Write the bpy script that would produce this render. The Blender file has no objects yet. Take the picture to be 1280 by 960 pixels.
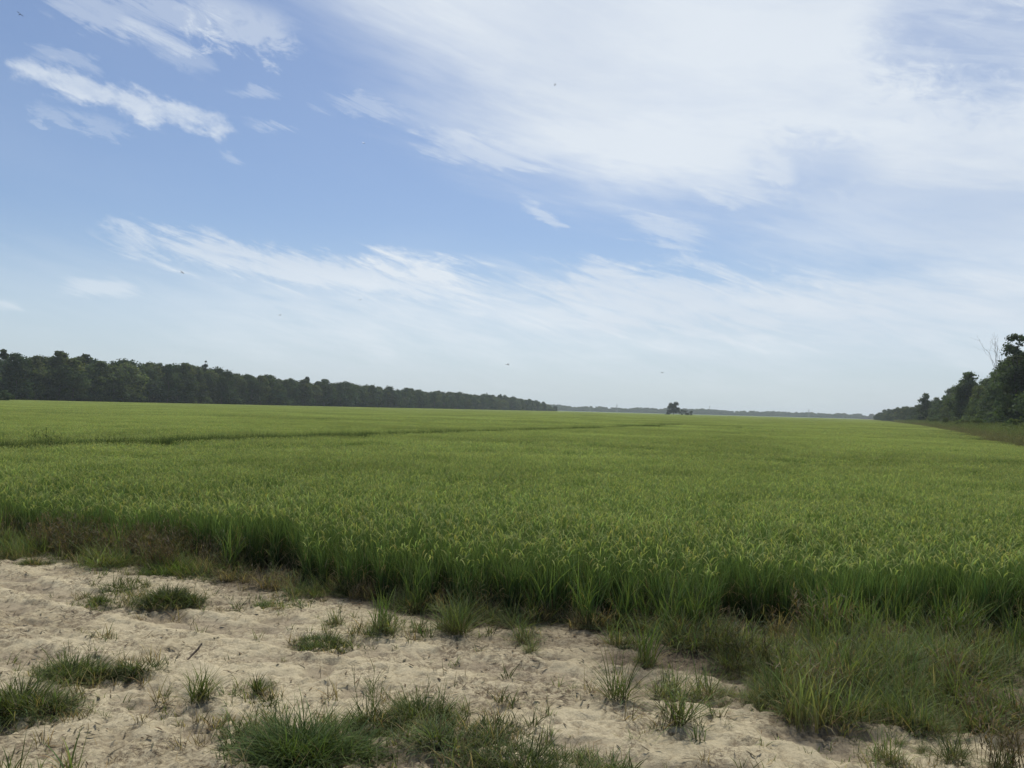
import bpy, math, random
import numpy as np
from mathutils import Matrix, Vector, Euler

R = math.radians
rng = np.random.default_rng(11)
random.seed(5)
sc = bpy.context.scene
col = sc.collection

# ------------------------------------------------------------------ camera
CAM_H = 2.5
FPX = 1004.0                      # focal length in photo pixels (1280 wide)
PITCH = math.atan(31.0 / FPX)
ROLL = math.atan(0.0265)
cam_d = bpy.data.cameras.new('camera')
cam_d.sensor_width = 36.0
cam_d.lens = 36.0 * FPX / 1280.0
cam_d.clip_start = 0.05
cam_d.clip_end = 30000
cam = bpy.data.objects.new('camera', cam_d)
col.objects.link(cam)
RM = Matrix.Rotation(R(90) + PITCH, 4, 'X') @ Matrix.Rotation(ROLL, 4, 'Z')
cam.matrix_world = Matrix.Translation((0, 0, CAM_H)) @ RM
sc.camera = cam


def ray(px, py):
    d = RM.to_3x3() @ Vector(((px - 640) / FPX, (480 - py) / FPX, -1))
    return d.normalized()


def gnd(px, py, z=0.0):
    d = ray(px, py)
    k = (z - CAM_H) / d.z
    return np.array((d.x * k, d.y * k))


def far(px, Y, z=0.0):
    """where the bearing of a photo column meets the distance Y"""
    d = ray(px, 494 + .0265 * px)
    return np.array((d.x / d.y * Y, Y))


# ------------------------------------------------------------------ numpy helpers
_lat = np.random.default_rng(3).random((256, 256))


def vnoise(x, y):
    xi = np.floor(x).astype(int); yi = np.floor(y).astype(int)
    fx = x - xi; fy = y - yi
    fx = fx * fx * fx * (fx * (fx * 6 - 15) + 10); fy = fy * fy * fy * (fy * (fy * 6 - 15) + 10)
    a = _lat[xi & 255, yi & 255]; b = _lat[(xi + 1) & 255, yi & 255]
    c = _lat[xi & 255, (yi + 1) & 255]; d = _lat[(xi + 1) & 255, (yi + 1) & 255]
    return (a * (1 - fx) + b * fx) * (1 - fy) + (c * (1 - fx) + d * fx) * fy


def fbm(x, y, o=4, g=.5):
    s = 0; a = 1; t = 0
    for k in range(o):
        ang = .6 * k
        xr = x * math.cos(ang) - y * math.sin(ang) + 17.3 * k
        yr = x * math.sin(ang) + y * math.cos(ang) + 5.1 * k
        s = s + a * vnoise(xr * 2 ** k, yr * 2 ** k); t += a; a *= g
    return s / t


def sstep(a, b, x):
    t = np.clip((x - a) / (b - a), 0, 1)
    return t * t * (3 - 2 * t)


def mesh_np(name, V, F, mat=None, tint=None, smooth=False):
    """V (n,3); F list of (m,k) index arrays; tint (n,3) leaf / soil colour"""
    me = bpy.data.meshes.new(name)
    F = [np.asarray(f) for f in F if len(f)]
    me.vertices.add(len(V)); me.vertices.foreach_set('co', np.asarray(V, np.float32).ravel())
    nl = sum(f.size for f in F); npol = sum(len(f) for f in F)
    me.loops.add(nl); me.polygons.add(npol)
    me.loops.foreach_set('vertex_index', np.concatenate([f.ravel() for f in F]).astype(np.int32))
    tot = np.concatenate([np.full(len(f), f.shape[1]) for f in F])
    st = np.concatenate(([0], np.cumsum(tot)[:-1]))
    me.polygons.foreach_set('loop_start', st.astype(np.int32))
    me.polygons.foreach_set('loop_total', tot.astype(np.int32))
    if smooth:
        me.polygons.foreach_set('use_smooth', np.ones(npol, bool))
    if tint is not None:
        at = me.color_attributes.new('tint', 'FLOAT_COLOR', 'POINT')
        c = np.ones((len(V), 4), np.float32); c[:, :3] = tint
        at.data.foreach_set('color', c.ravel())
    me.update(calc_edges=True)
    me.validate()
    if mat: me.materials.append(mat)
    return me


def link(name, me, parent=None):
    o = bpy.data.objects.new(name, me); col.objects.link(o)
    if parent: o.parent = parent
    return o


def tag(o, label=None, cat=None, group=None, kind=None):
    if label: o['label'] = label
    if cat: o['category'] = cat
    if group: o['group'] = group
    if kind: o['kind'] = kind
    return o


def empty(name, loc=(0, 0, 0), rz=0):
    o = bpy.data.objects.new(name, None); col.objects.link(o)
    o.empty_display_size = .2
    o.location = loc; o.rotation_euler = (0, 0, rz)
    return o


# ------------------------------------------------------------------ materials
def new_mat(name):
    m = bpy.data.materials.new(name); m.use_nodes = True
    nt = m.node_tree; nt.nodes.clear()
    return m, nt, nt.nodes, nt.links


def leaf_mat(name, rough=.5, trans=.35, gain=(1, 1, 1), noise_scale=.06, var=.25, tgain=(1.2, 1.25, .55), spec=.25):
    """leaf pigment from the blade's own tint, a slow variation across the land, and light coming through"""
    m, nt, N, L = new_mat(name)
    at = N.new('ShaderNodeAttribute'); at.attribute_name = 'tint'
    geo = N.new('ShaderNodeNewGeometry')
    ns = N.new('ShaderNodeTexNoise'); ns.inputs['Scale'].default_value = noise_scale; ns.inputs['Detail'].default_value = 4
    L.new(geo.outputs['Position'], ns.inputs['Vector'])
    mr = N.new('ShaderNodeMapRange'); mr.inputs['From Min'].default_value = .3; mr.inputs['From Max'].default_value = .7
    mr.inputs['To Min'].default_value = 1 - var; mr.inputs['To Max'].default_value = 1 + var
    L.new(ns.outputs['Fac'], mr.inputs['Value'])
    oi = N.new('ShaderNodeObjectInfo')
    mo = N.new('ShaderNodeMapRange'); mo.inputs['To Min'].default_value = .88; mo.inputs['To Max'].default_value = 1.12
    L.new(oi.outputs['Random'], mo.inputs['Value'])
    mu = N.new('ShaderNodeMath'); mu.operation = 'MULTIPLY'
    L.new(mr.outputs['Result'], mu.inputs[0]); L.new(mo.outputs['Result'], mu.inputs[1])
    vm = N.new('ShaderNodeVectorMath'); vm.operation = 'SCALE'
    L.new(at.outputs['Color'], vm.inputs[0]); L.new(mu.outputs[0], vm.inputs['Scale'])
    g = N.new('ShaderNodeVectorMath'); g.operation = 'MULTIPLY'; g.inputs[1].default_value = gain
    L.new(vm.outputs[0], g.inputs[0])
    p = N.new('ShaderNodeBsdfPrincipled'); p.inputs['Roughness'].default_value = rough
    p.inputs['Specular IOR Level'].default_value = spec
    L.new(g.outputs[0], p.inputs['Base Color'])
    t = N.new('ShaderNodeBsdfTranslucent')
    tg = N.new('ShaderNodeVectorMath'); tg.operation = 'MULTIPLY'; tg.inputs[1].default_value = tgain
    L.new(g.outputs[0], tg.inputs[0]); L.new(tg.outputs[0], t.inputs['Color'])
    mx = N.new('ShaderNodeMixShader'); mx.inputs[0].default_value = trans
    L.new(p.outputs[0], mx.inputs[1]); L.new(t.outputs[0], mx.inputs[2])
    out = N.new('ShaderNodeOutputMaterial'); L.new(mx.outputs[0], out.inputs['Surface'])
    return m


def bark_mat(name, c1, c2, scale=6):
    m, nt, N, L = new_mat(name)
    tc = N.new('ShaderNodeTexCoord')
    mp = N.new('ShaderNodeMapping'); mp.inputs['Scale'].default_value = (scale, scale, scale * .2)
    L.new(tc.outputs['Object'], mp.inputs['Vector'])
    ns = N.new('ShaderNodeTexNoise'); ns.inputs['Scale'].default_value = 1; ns.inputs['Detail'].default_value = 5
    L.new(mp.outputs[0], ns.inputs['Vector'])
    cr = N.new('ShaderNodeValToRGB'); cr.color_ramp.elements[0].position = .3; cr.color_ramp.elements[1].position = .7
    cr.color_ramp.elements[0].color = (*c1, 1); cr.color_ramp.elements[1].color = (*c2, 1)
    L.new(ns.outputs['Fac'], cr.inputs[0])
    p = N.new('ShaderNodeBsdfPrincipled'); p.inputs['Roughness'].default_value = .9
    L.new(cr.outputs[0], p.inputs['Base Color'])
    bp = N.new('ShaderNodeBump'); bp.inputs['Strength'].default_value = .6; bp.inputs['Distance'].default_value = .03
    L.new(ns.outputs['Fac'], bp.inputs['Height']); L.new(bp.outputs[0], p.inputs['Normal'])
    out = N.new('ShaderNodeOutputMaterial'); L.new(p.outputs[0], out.inputs['Surface'])
    return m


def plain_mat(name, c, rough=.6, metal=0.0):
    m, nt, N, L = new_mat(name)
    tc = N.new('ShaderNodeTexCoord')
    ns = N.new('ShaderNodeTexNoise'); ns.inputs['Scale'].default_value = 8
    L.new(tc.outputs['Object'], ns.inputs['Vector'])
    cr = N.new('ShaderNodeValToRGB')
    cr.color_ramp.elements[0].color = (*[x * .75 for x in c], 1); cr.color_ramp.elements[1].color = (*[x * 1.2 for x in c], 1)
    L.new(ns.outputs['Fac'], cr.inputs[0])
    p = N.new('ShaderNodeBsdfPrincipled'); p.inputs['Roughness'].default_value = rough; p.inputs['Metallic'].default_value = metal
    L.new(cr.outputs[0], p.inputs['Base Color'])
    out = N.new('ShaderNodeOutputMaterial'); L.new(p.outputs[0], out.inputs['Surface'])
    return m


RICE = leaf_mat('rice_leaf', rough=.75, trans=.40, noise_scale=.05, var=.20, tgain=(1.05, 1.18, .72), spec=.08)
GRASS = leaf_mat('grass_leaf', rough=.7, trans=.36, noise_scale=.9, var=.18, spec=.1)
TREE = leaf_mat('tree_leaf', rough=.75, trans=.42, noise_scale=.03, var=.22, spec=.08)
BARK = bark_mat('bark', (.05, .042, .034), (.13, .115, .095))
DEADWOOD = bark_mat('dead_wood', (.12, .11, .10), (.26, .24, .22))
TWIG = bark_mat('twig_bark', (.035, .024, .017), (.09, .065, .045), 40)
STEEL = plain_mat('galvanised_steel', (.22, .23, .24), .5, .6)
INSECT = plain_mat('insect_shell', (.03, .03, .035), .4)

# ------------------------------------------------------------------ the lie of the land
EDGE_PX = [(-60, 662), (0, 672), (100, 688), (200, 706), (300, 722), (400, 735), (470, 748), (600, 766), (700, 775), (800, 782),
           (900, 791), (1000, 797), (1100, 802), (1250, 808)]
E = np.array([gnd(x, y) for x, y in EDGE_PX])
E = np.vstack([[-60, 44], [-30, 27.5], E, [12.5, 8.0], [16, 6.0]])
RB = np.array([[10, -5], [12.2, 0], [37.6, 59], [44, 74], [63, 112], [107, 206], [166, 340], [213, 450], [379, 840], [620, 1400], [1000, 2300]])   # field / brush line
LW0, LW1 = np.array([-198., 311.]), np.array([60., 1085.])         # front of the long wood


def s_front(x, y):
    return (y - np.interp(x, E[:, 0], E[:, 1])) * .88


def inside(x, y, margin=0.0):
    a = s_front(x, y) > margin
    b = x < np.interp(y, RB[:, 1], RB[:, 0]) - margin
    d = LW1 - LW0
    c = ((y - LW0[1]) * d[0] - (x - LW0[0]) * d[1]) < -2 * np.linalg.norm(d)
    c = c | (y > 1085)
    return a & b & c & (y < 2150)


def ground_z(x, y):
    s = s_front(x, y)
    sand = sstep(.25, -.9, s)
    big = (fbm(x * .35 + 3, y * .35, 3) - .5) * .16
    wx = x + .25 * (fbm(x * 2, y * 2 + 9, 2) - .5); wy = y + .25 * (fbm(x * 2 + 40, y * 2, 2) - .5)
    lump = (fbm(wx * 3.1, wy * 4.2, 4, .64) - .5) * .05
    rid = np.abs(fbm(wx * 5.2 + 70, wy * 7.3 + 11, 3) - .5)
    cuts = -np.maximum(0, .05 - rid) * .75
    crumb = np.maximum(0, fbm(x * 9 + 3, y * 11, 3, .6) - .52) * sstep(.42, .62, fbm(x * 1.3 + 60, y * 1.3, 2)) * .11
    small = (fbm(x * 16, y * 19, 3, .65) - .5) * .036 + crumb
    foot = vnoise(x * 2.3 + 31, y * 2.8 + 7)
    pits = -sstep(.72, .9, foot) * .045
    z = big * .6 + (lump + cuts + small + pits) * (.25 + .75 * sand)
    # two shallow wheel tracks with tread bars, roughly along the field edge
    for off in (-1.9, -3.9):
        q = s - off + (fbm(x * .25 + off, y * .0 + 3, 2) - .5) * 1.4
        lane = sstep(.30, .16, np.abs(q))
        bars = np.sin((x + np.abs(q) * .8) * 2 * math.pi / .17) * .5
        z = z + lane * sand * (-.032 + .030 * bars * sstep(.35, .6, fbm(x * .7 + 8, y * .7, 2))) + sstep(.1, 0, np.abs(np.abs(q) - .36)) * sand * .022
    fade = sstep(24, 17, np.hypot(x, y - 4))
    return z * fade - (1 - sand) * .03 * fade


BED = [tuple(gnd(*p)) for p in ((905, 835), (965, 800), (1330, 805), (1400, 960), (1280, 948), (1225, 930), (1130, 912), (1040, 915), (965, 905), (915, 872))]


def poly_in(px, py, poly):
    c = np.zeros(np.shape(px), bool); j = len(poly) - 1
    for i in range(len(poly)):
        (xi, yi), (xj, yj) = poly[i], poly[j]
        c ^= ((yi > py) != (yj > py)) & (px < (xj - xi) * (py - yi) / (yj - yi + 1e-12) + xi); j = i
    return c


def bed_dist(x, y):
    """signed distance to the weed bed, negative inside"""
    d = np.full(np.shape(x), 1e9)
    for i in range(len(BED)):
        (x0, y0), (x1, y1) = BED[i], BED[i - 1]
        t = np.clip(((x - x0) * (x1 - x0) + (y - y0) * (y1 - y0)) / ((x1 - x0) ** 2 + (y1 - y0) ** 2), 0, 1)
        d = np.minimum(d, np.hypot(x - x0 - t * (x1 - x0), y - y0 - t * (y1 - y0)))
    return np.where(poly_in(x, y, BED), -d, d)


# ground: one sheet, finely divided where the sand is near, coarse out to the horizon
def ground_mesh():
    xs = np.concatenate(([-7000, -2500, -900, -300, -90, -40, -26, -18], np.arange(-14, 11.001, .031), [14, 18, 26, 40, 90, 300, 900, 2500, 7000]))
    ys = np.concatenate(([-7000, -2500, -900, -300, -90, -30, -12, -4, 0, 2, 3.2], np.arange(4.3, 17.0, .031), [18, 20, 23, 28, 40, 70, 120, 200, 350, 600, 1000, 2000, 4000, 7000]))
    X, Y = np.meshgrid(xs, ys)
    Z = ground_z(X, Y)
    V = np.stack([X.ravel(), Y.ravel(), Z.ravel()], 1)
    nx, ny = len(xs), len(ys)
    i = np.arange(nx - 1)[None, :] + nx * np.arange(ny - 1)[:, None]
    i = i.ravel()
    F = np.stack([i, i + 1, i + 1 + nx, i + nx], 1)
    s = s_front(X, Y).ravel() + (fbm(X * .9, Y * .9, 3).ravel() - .5) * 1.3
    soil = np.maximum(sstep(-.75, .05, s), .85 * sstep(.1, -.35, bed_dist(X, Y).ravel() + (fbm(X * 1.3, Y * 1.3, 3).ravel() - .5) * .5))
    dp = gnd(860, 826); wet = sstep(1.0, .25, np.hypot((X - dp[0]) * .62, (Y - dp[1]) * 1.25).ravel() + (fbm(X * 1.6, Y * 1.6, 3).ravel() - .5) * .9)
    dp = gnd(650, 800); wet = np.maximum(wet, .6 * sstep(.9, .2, np.hypot((X - dp[0]) * .6, (Y - dp[1]) * 1.6).ravel() + (fbm(X * 1.8 + 9, Y * 1.6, 3).ravel() - .5) * .9))
    soil = np.maximum(soil, wet)
    litter = sstep(.50, .72, fbm(X * .8 + 50, Y * 1.0, 4).ravel()) * .8
    litter = np.maximum(litter, sstep(-1.5, -.3, s) * .75)
    low = sstep(-.005, -.045, (Z - (fbm(X * .35 + 3, Y * .35, 3) - .5) * .096).ravel())
    tint = np.stack([soil, litter, low], 1)
    return mesh_np('ground', V, [F], None, tint, smooth=True)


def ground_mat():
    m, nt, N, L = new_mat('sandy_ground')
    at = N.new('ShaderNodeAttribute'); at.attribute_name = 'tint'
    sp = N.new('ShaderNodeSeparateColor'); L.new(at.outputs['Color'], sp.inputs[0])
    geo = N.new('ShaderNodeNewGeometry')

    def noise(scale, detail=5, rough=.55):
        n = N.new('ShaderNodeTexNoise'); n.inputs['Scale'].default_value = scale; n.inputs['Detail'].default_value = detail
        n.inputs['Roughness'].default_value = rough
        L.new(geo.outputs['Position'], n.inputs['Vector']); return n.outputs['Fac']

    def ramp(f, p0, p1, c0, c1):
        r = N.new('ShaderNodeValToRGB'); r.color_ramp.elements[0].position = p0; r.color_ramp.elements[1].position = p1
        r.color_ramp.elements[0].color = (*c0, 1); r.color_ramp.elements[1].color = (*c1, 1)
        L.new(f, r.inputs[0]); return r.outputs[0]

    def mix(f, a, b):
        x = N.new('ShaderNodeMix'); x.data_type = 'RGBA'
        if isinstance(f, float): x.inputs['Factor'].default_value = f
        else: L.new(f, x.inputs['Factor'])
        L.new(a, x.inputs['A']); L.new(b, x.inputs['B']); return x.outputs['Result']

    def math_(op, a, b=None):
        x = N.new('ShaderNodeMath'); x.operation = op; x.use_clamp = op in ('MULTIPLY', 'ADD')
        for k, v in ((0, a), (1, b)):
            if v is None: continue
            if isinstance(v, (int, float)): x.inputs[k].default_value = v
            else: L.new(v, x.inputs[k])
        return x.outputs[0]
    sand = mix(.5, ramp(noise(1.3, 6), .3, .72, (.42, .360, .230), (.56, .487, .327)), ramp(noise(42, 4, .7), .32, .68, (.36, .305, .20), (.58, .505, .355)))
    sand = mix(math_('MULTIPLY', ramp(noise(.7, 5, .6), .45, .68, (0, 0, 0), (1, 1, 1)), .45), sand, ramp(noise(11, 5, .65), .3, .7, (.24, .195, .12), (.40, .335, .215)))
    # scraps of dead plant matter lying in the sand
    scraps = math_('MULTIPLY', ramp(noise(24, 6, .78), .46, .56, (0, 0, 0), (1, 1, 1)), ramp(noise(2.2, 5, .6), .42, .62, (.1, .1, .1), (1, 1, 1)))
    lit = math_('ADD', math_('MULTIPLY', scraps, .85), math_('MULTIPLY', sp.outputs['Green'], math_('MULTIPLY', ramp(noise(14, 6, .7), .38, .6, (0, 0, 0), (1, 1, 1)), .8)))
    c = mix(lit, sand, ramp(noise(60, 3), .3, .7, (.085, .065, .043), (.22, .175, .115)))
    hollow_tone = math_('MULTIPLY', sp.outputs['Blue'], .6)  # hollows of the sand are mixed towards a darker brown
    c = mix(hollow_tone, c, ramp(noise(9), .3, .7, (.17, .135, .095), (.26, .21, .15)))
    soil = mix(.5, ramp(noise(5, 6), .3, .7, (.055, .043, .03), (.13, .10, .068)), ramp(noise(40, 4), .35, .65, (.05, .04, .028), (.17, .135, .09)))
    c = mix(sp.outputs['Red'], c, soil)
    p = N.new('ShaderNodeBsdfPrincipled'); p.inputs['Roughness'].default_value = .95; p.inputs['Specular IOR Level'].default_value = .15
    L.new(c, p.inputs['Base Color'])
    b1 = N.new('ShaderNodeBump'); b1.inputs['Strength'].default_value = .75; b1.inputs['Distance'].default_value = .03
    L.new(noise(28, 7, .7), b1.inputs['Height'])
    b2 = N.new('ShaderNodeBump'); b2.inputs['Strength'].default_value = .5; b2.inputs['Distance'].default_value = .004
    L.new(noise(150, 3, .6), b2.inputs['Height']); L.new(b1.outputs[0], b2.inputs['Normal'])
    L.new(b2.outputs[0], p.inputs['Normal'])
    out = N.new('ShaderNodeOutputMaterial'); L.new(p.outputs[0], out.inputs['Surface'])
    return m


gm = ground_mesh(); gm.materials.append(ground_mat())
tag(link('ground', gm), kind='structure')


# ------------------------------------------------------------------ blades of grass
def blades(base, h, az, lean, droop, w, segs=4, c0=(.1, .1, .03), c1=(.1, .15, .03), c2=None, cvar=.15, tipw=.08, power=1.5, hue=.06):
    """n tapering, bending leaf strips. base (n,3); the rest scalars or (n,)."""
    n = len(base)
    b = lambda v: np.broadcast_to(np.asarray(v, float), (n,)).copy()
    h, az, lean, droop, w = map(b, (h, az, lean, droop, w))
    t = np.linspace(0, 1, segs + 1)
    th = lean[:, None] + droop[:, None] * t[None, :] ** power
    mid = (th[:, 1:] + th[:, :-1]) / 2
    ds = h[:, None] / segs
    r = np.concatenate([np.zeros((n, 1)), np.cumsum(np.sin(mid) * ds, 1)], 1)
    z = np.concatenate([np.zeros((n, 1)), np.cumsum(np.cos(mid) * ds, 1)], 1)
    side = az[:, None] * .7 * 0
    px = base[:, 0, None] + r * np.cos(az)[:, None]
    py = base[:, 1, None] + r * np.sin(az)[:, None]
    pz = base[:, 2, None] + z
    prof = np.maximum(np.minimum(1, .55 + 2.2 * t) * (1 - t ** 2.2), tipw)
    tw = az + math.pi / 2 + rng.normal(0, .5, n)
    wx = np.cos(tw)[:, None] * w[:, None] * prof[None, :] * .5
    wy = np.sin(tw)[:, None] * w[:, None] * prof[None, :] * .5
    V = np.stack([np.stack([px - wx, py - wy, pz], -1), np.stack([px + wx, py + wy, pz], -1)], 2).reshape(-1, 3)
    k = np.arange(segs)
    f = np.stack([2 * k, 2 * k + 1, 2 * k + 3, 2 * k + 2], 1)
    F = (f[None] + (np.arange(n) * 2 * (segs + 1))[:, None, None]).reshape(-1, 4)
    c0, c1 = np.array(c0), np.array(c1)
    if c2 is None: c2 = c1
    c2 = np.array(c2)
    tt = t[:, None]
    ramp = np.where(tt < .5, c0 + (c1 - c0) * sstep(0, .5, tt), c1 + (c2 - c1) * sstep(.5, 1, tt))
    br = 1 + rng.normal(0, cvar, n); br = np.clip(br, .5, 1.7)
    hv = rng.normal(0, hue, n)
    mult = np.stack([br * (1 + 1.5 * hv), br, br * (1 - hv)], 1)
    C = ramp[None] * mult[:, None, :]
    C = np.repeat(C[:, :, None, :], 2, 2).reshape(-1, 3)
    return V, F, np.clip(C, .004, .9)


def join(parts):
    V, F, C = [], [], []; o = 0
    for v, f, c in parts:
        V.append(v); F.append(f + o); C.append(c); o += len(v)
    return np.vstack(V), np.vstack(F), np.vstack(C)


def blade_mesh(name, parts, mat):
    V, F, C = join(parts)
    return mesh_np(name, V, [F], mat, C)


U = rng.uniform
TAU = 2 * math.pi


def disc(n, r, z=0.0, p=.5):
    a = U(0, TAU, n); q = r * U(0, 1, n) ** p
    return np.stack([q * np.cos(a), q * np.sin(a), np.full(n, z)], 1)


# rice: a hill of tillers standing at the edge, and wider patches seen only from above further out
RG0, RG1, RG2 = (.036, .052, .024), (.094, .146, .048), (.192, .252, .080)  # first tone darkens the blade feet, painting in the shade between hills
HEAD = (.33, .355, .12)


def rice_hill(k):
    n = 46
    P = []
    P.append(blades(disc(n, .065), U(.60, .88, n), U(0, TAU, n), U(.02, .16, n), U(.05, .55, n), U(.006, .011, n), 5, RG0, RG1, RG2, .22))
    n = 12   # long leaves that arch over
    b = disc(n, .05); b[:, 2] = U(.25, .5, n)
    P.append(blades(b, U(.35, .5, n), U(0, TAU, n), U(.1, .35, n), U(.4, 1.6, n), U(.007, .012, n), 5, RG1, RG1, RG2, .2))
    n = 7    # nodding grain heads
    b = disc(n, .09); b[:, 2] = U(.66, .8, n)
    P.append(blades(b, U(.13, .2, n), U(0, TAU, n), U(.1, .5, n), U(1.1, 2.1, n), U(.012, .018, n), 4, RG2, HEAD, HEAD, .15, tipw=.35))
    n = 15    # withered lower leaves
    b = disc(n, .08); b[:, 2] = U(.02, .38, n)
    P.append(blades(b, U(.2, .42, n), U(0, TAU, n), U(.3, .9, n), U(.3, 1.6, n), U(.006, .011, n), 4, (.20, .155, .085), (.30, .25, .145), (.26, .21, .12), .35))
    return blade_mesh('rice_hill', P, RICE)


def rice_patch(side, per, hlo, hhi, w, segs, z0, heads, hn, ripe=0.0):
    RG2_ = np.array(RG2) * (1 + .18 * ripe) + np.array((.02, .012, .012)) * ripe
    n = int(side * side * per)
    base = np.stack([U(-side / 2, side / 2, n), U(-side / 2, side / 2, n), np.full(n, z0)], 1)
    # tillers gather in hills
    base[:, :2] += .5 * (np.round(base[:, :2] / .22) * .22 - base[:, :2])
    P = [blades(base, U(hlo, hhi, n), U(0, TAU, n), U(.02, .18, n), U(.05, .7, n), U(.7, 1.25, n) * w, segs, RG1, RG1, RG2_, .2)]
    n = int(side * side * heads)
    base = np.stack([U(-side / 2, side / 2, n), U(-side / 2, side / 2, n), U(.66, .8, n)], 1)
    P.append(blades(base, U(.09, .16, n) * hn, U(0, TAU, n), U(.1, .5, n), U(1.0, 2.1, n), U(1, 1.4, n) * w * 1.15, max(2, segs - 1), RG2_, HEAD, HEAD, .15, tipw=.35))
    return blade_mesh('rice_patch', P, RICE)


def src(me):
    return bpy.data.objects.new('source_' + me.name, me)      # not linked: only scattered by a node group


def scatter(name, layers, pts):
    """one object: layers = list of lists of source objects; pts = list of (xyz (n,3), rz (n,), scale (n,) or (n,3), tilt) per layer"""
    xyz = np.vstack([p[0] for p in pts])
    n = len(xyz)
    me = bpy.data.meshes.new(name); me.vertices.add(n); me.vertices.foreach_set('co', xyz.astype(np.float32).ravel())
    rot = np.vstack([np.stack([p[3] * rng.normal(0, 1, len(p[0])), p[3] * rng.normal(0, 1, len(p[0])), p[1]], 1) for p in pts])
    scl = np.vstack([p[2] if p[2].ndim == 2 else np.repeat(p[2][:, None], 3, 1) for p in pts])
    lay = np.concatenate([np.full(len(p[0]), k) for k, p in enumerate(pts)])
    idx = np.concatenate([rng.integers(0, len(layers[k]), len(p[0])) for k, p in enumerate(pts)])
    for nm, ty, arr in (('rot', 'FLOAT_VECTOR', rot), ('scl', 'FLOAT_VECTOR', scl)):
        a = me.attributes.new(nm, ty, 'POINT'); a.data.foreach_set('vector', arr.astype(np.float32).ravel())
    for nm, arr in (('layer', lay), ('pick', idx)):
        a = me.attributes.new(nm, 'INT', 'POINT'); a.data.foreach_set('value', arr.astype(np.int32))
    o = link(name, me)
    ng = bpy.data.node_groups.new(name, 'GeometryNodeTree')
    ng.interface.new_socket('Geometry', in_out='INPUT', socket_type='NodeSocketGeometry')
    ng.interface.new_socket('Geometry', in_out='OUTPUT', socket_type='NodeSocketGeometry')
    N, L = ng.nodes, ng.links
    gi, go = N.new('NodeGroupInput'), N.new('NodeGroupOutput')

    def attr(nm, ty):
        a = N.new('GeometryNodeInputNamedAttribute'); a.data_type = ty; a.inputs['Name'].default_value = nm
        return a.outputs['Attribute']
    jo = N.new('GeometryNodeJoinGeometry')
    for k, lst in enumerate(layers):
        jn = N.new('GeometryNodeJoinGeometry')
        for s in lst:
            oi = N.new('GeometryNodeObjectInfo'); oi.inputs['Object'].default_value = s
            oi.inputs['As Instance'].default_value = False
            g2 = N.new('GeometryNodeGeometryToInstance')
            L.new(oi.outputs['Geometry'], g2.inputs[0]); L.new(g2.outputs[0], jn.inputs[0])
        cmp_ = N.new('FunctionNodeCompare'); cmp_.data_type = 'INT'; cmp_.operation = 'EQUAL'
        L.new(attr('layer', 'INT'), cmp_.inputs[2]); cmp_.inputs[3].default_value = k
        ip = N.new('GeometryNodeInstanceOnPoints')
        L.new(gi.outputs[0], ip.inputs['Points']); L.new(cmp_.outputs[0], ip.inputs['Selection'])
        L.new(jn.outputs[0], ip.inputs['Instance']); ip.inputs['Pick Instance'].default_value = True
        L.new(attr('pick', 'INT'), ip.inputs['Instance Index'])
        e2r = N.new('FunctionNodeEulerToRotation'); L.new(attr('rot', 'FLOAT_VECTOR'), e2r.inputs[0])
        L.new(e2r.outputs[0], ip.inputs['Rotation'])
        L.new(attr('scl', 'FLOAT_VECTOR'), ip.inputs['Scale'])
        L.new(ip.outputs[0], jo.inputs[0])
    L.new(jo.outputs[0], go.inputs[0])
    md = o.modifiers.new('scatter', 'NODES'); md.node_group = ng
    return o


def grid_pts(step, x0, x1, y0, y1, jit=.5):
    X, Y = np.meshgrid(np.arange(x0, x1, step), np.arange(y0, y1, step))
    X = X.ravel() + U(-jit, jit, X.size) * step; Y = Y.ravel() + U(-jit, jit, Y.size) * step
    return X, Y


# levee line crossing the field
LV = np.array([gnd(x, y, .8) for x, y in ((-120, 561), (0, 557), (130, 553), (300, 548), (420, 544.5), (640, 538), (760, 534.2), (850, 531))])


def levee_dist(x, y):
    lx = np.interp(y, LV[:, 1], LV[:, 0])
    return np.where((y > LV[0, 1]) & (y < LV[-1, 1]), np.abs(x - lx) * .9, 99)


def wedge(x, y, m=6):
    return np.abs(x) < (y + 2) * .78 + m


pts = []
X, Y = grid_pts(.19, -34, 16, 5, 30)
s = s_front(X, Y) + (fbm(X * 1.1, Y * 1.1, 2) - .5) * .5
ok = (s > 0) & (s < 3.2) & wedge(X, Y, 3) & (X < np.interp(Y, RB[:, 1], RB[:, 0]))
thin = fbm(X * .55 + 20, Y * .55, 2) > .36 + .12 * (X < -5) - .3 * sstep(.3, 1.0, s)     # gaps along the edge
ok &= thin
x, y = X[ok], Y[ok]; n = len(x)
ht = .92 + .22 * fbm(x * .8, y * .8, 2) * 1.0 - .18 * sstep(.5, 0, s[ok]) - .06 * (x < -5)
pts.append((np.stack([x, y, ground_z(x, y)], 1), U(0, TAU, n), np.stack([np.ones(n), np.ones(n), ht * U(.94, 1.06, n)], 1), .05))
X, Y = grid_pts(.9, -40, 40, 8, 34, .3)
s = s_front(X, Y); D = np.hypot(X, Y)
ok = inside(X, Y, .3) & (s > 2.7) & (D < 30) & wedge(X, Y)
x, y = X[ok], Y[ok]; n = len(x)
pts.append((np.stack([x, y, np.zeros(n)], 1), U(0, TAU, n), np.stack([np.ones(n), np.ones(n), (.96 + .14 * fbm(x * .5, y * .5, 2))], 1), .01))
X, Y = grid_pts(1.9, -90, 90, 15, 92, .3)
D = np.hypot(X, Y)
ok = inside(X, Y, .6) & (D >= 28.5) & (D < 86) & wedge(X, Y) & (levee_dist(X, Y) > .8)
x, y = X[ok], Y[ok]; n = len(x)
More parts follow.
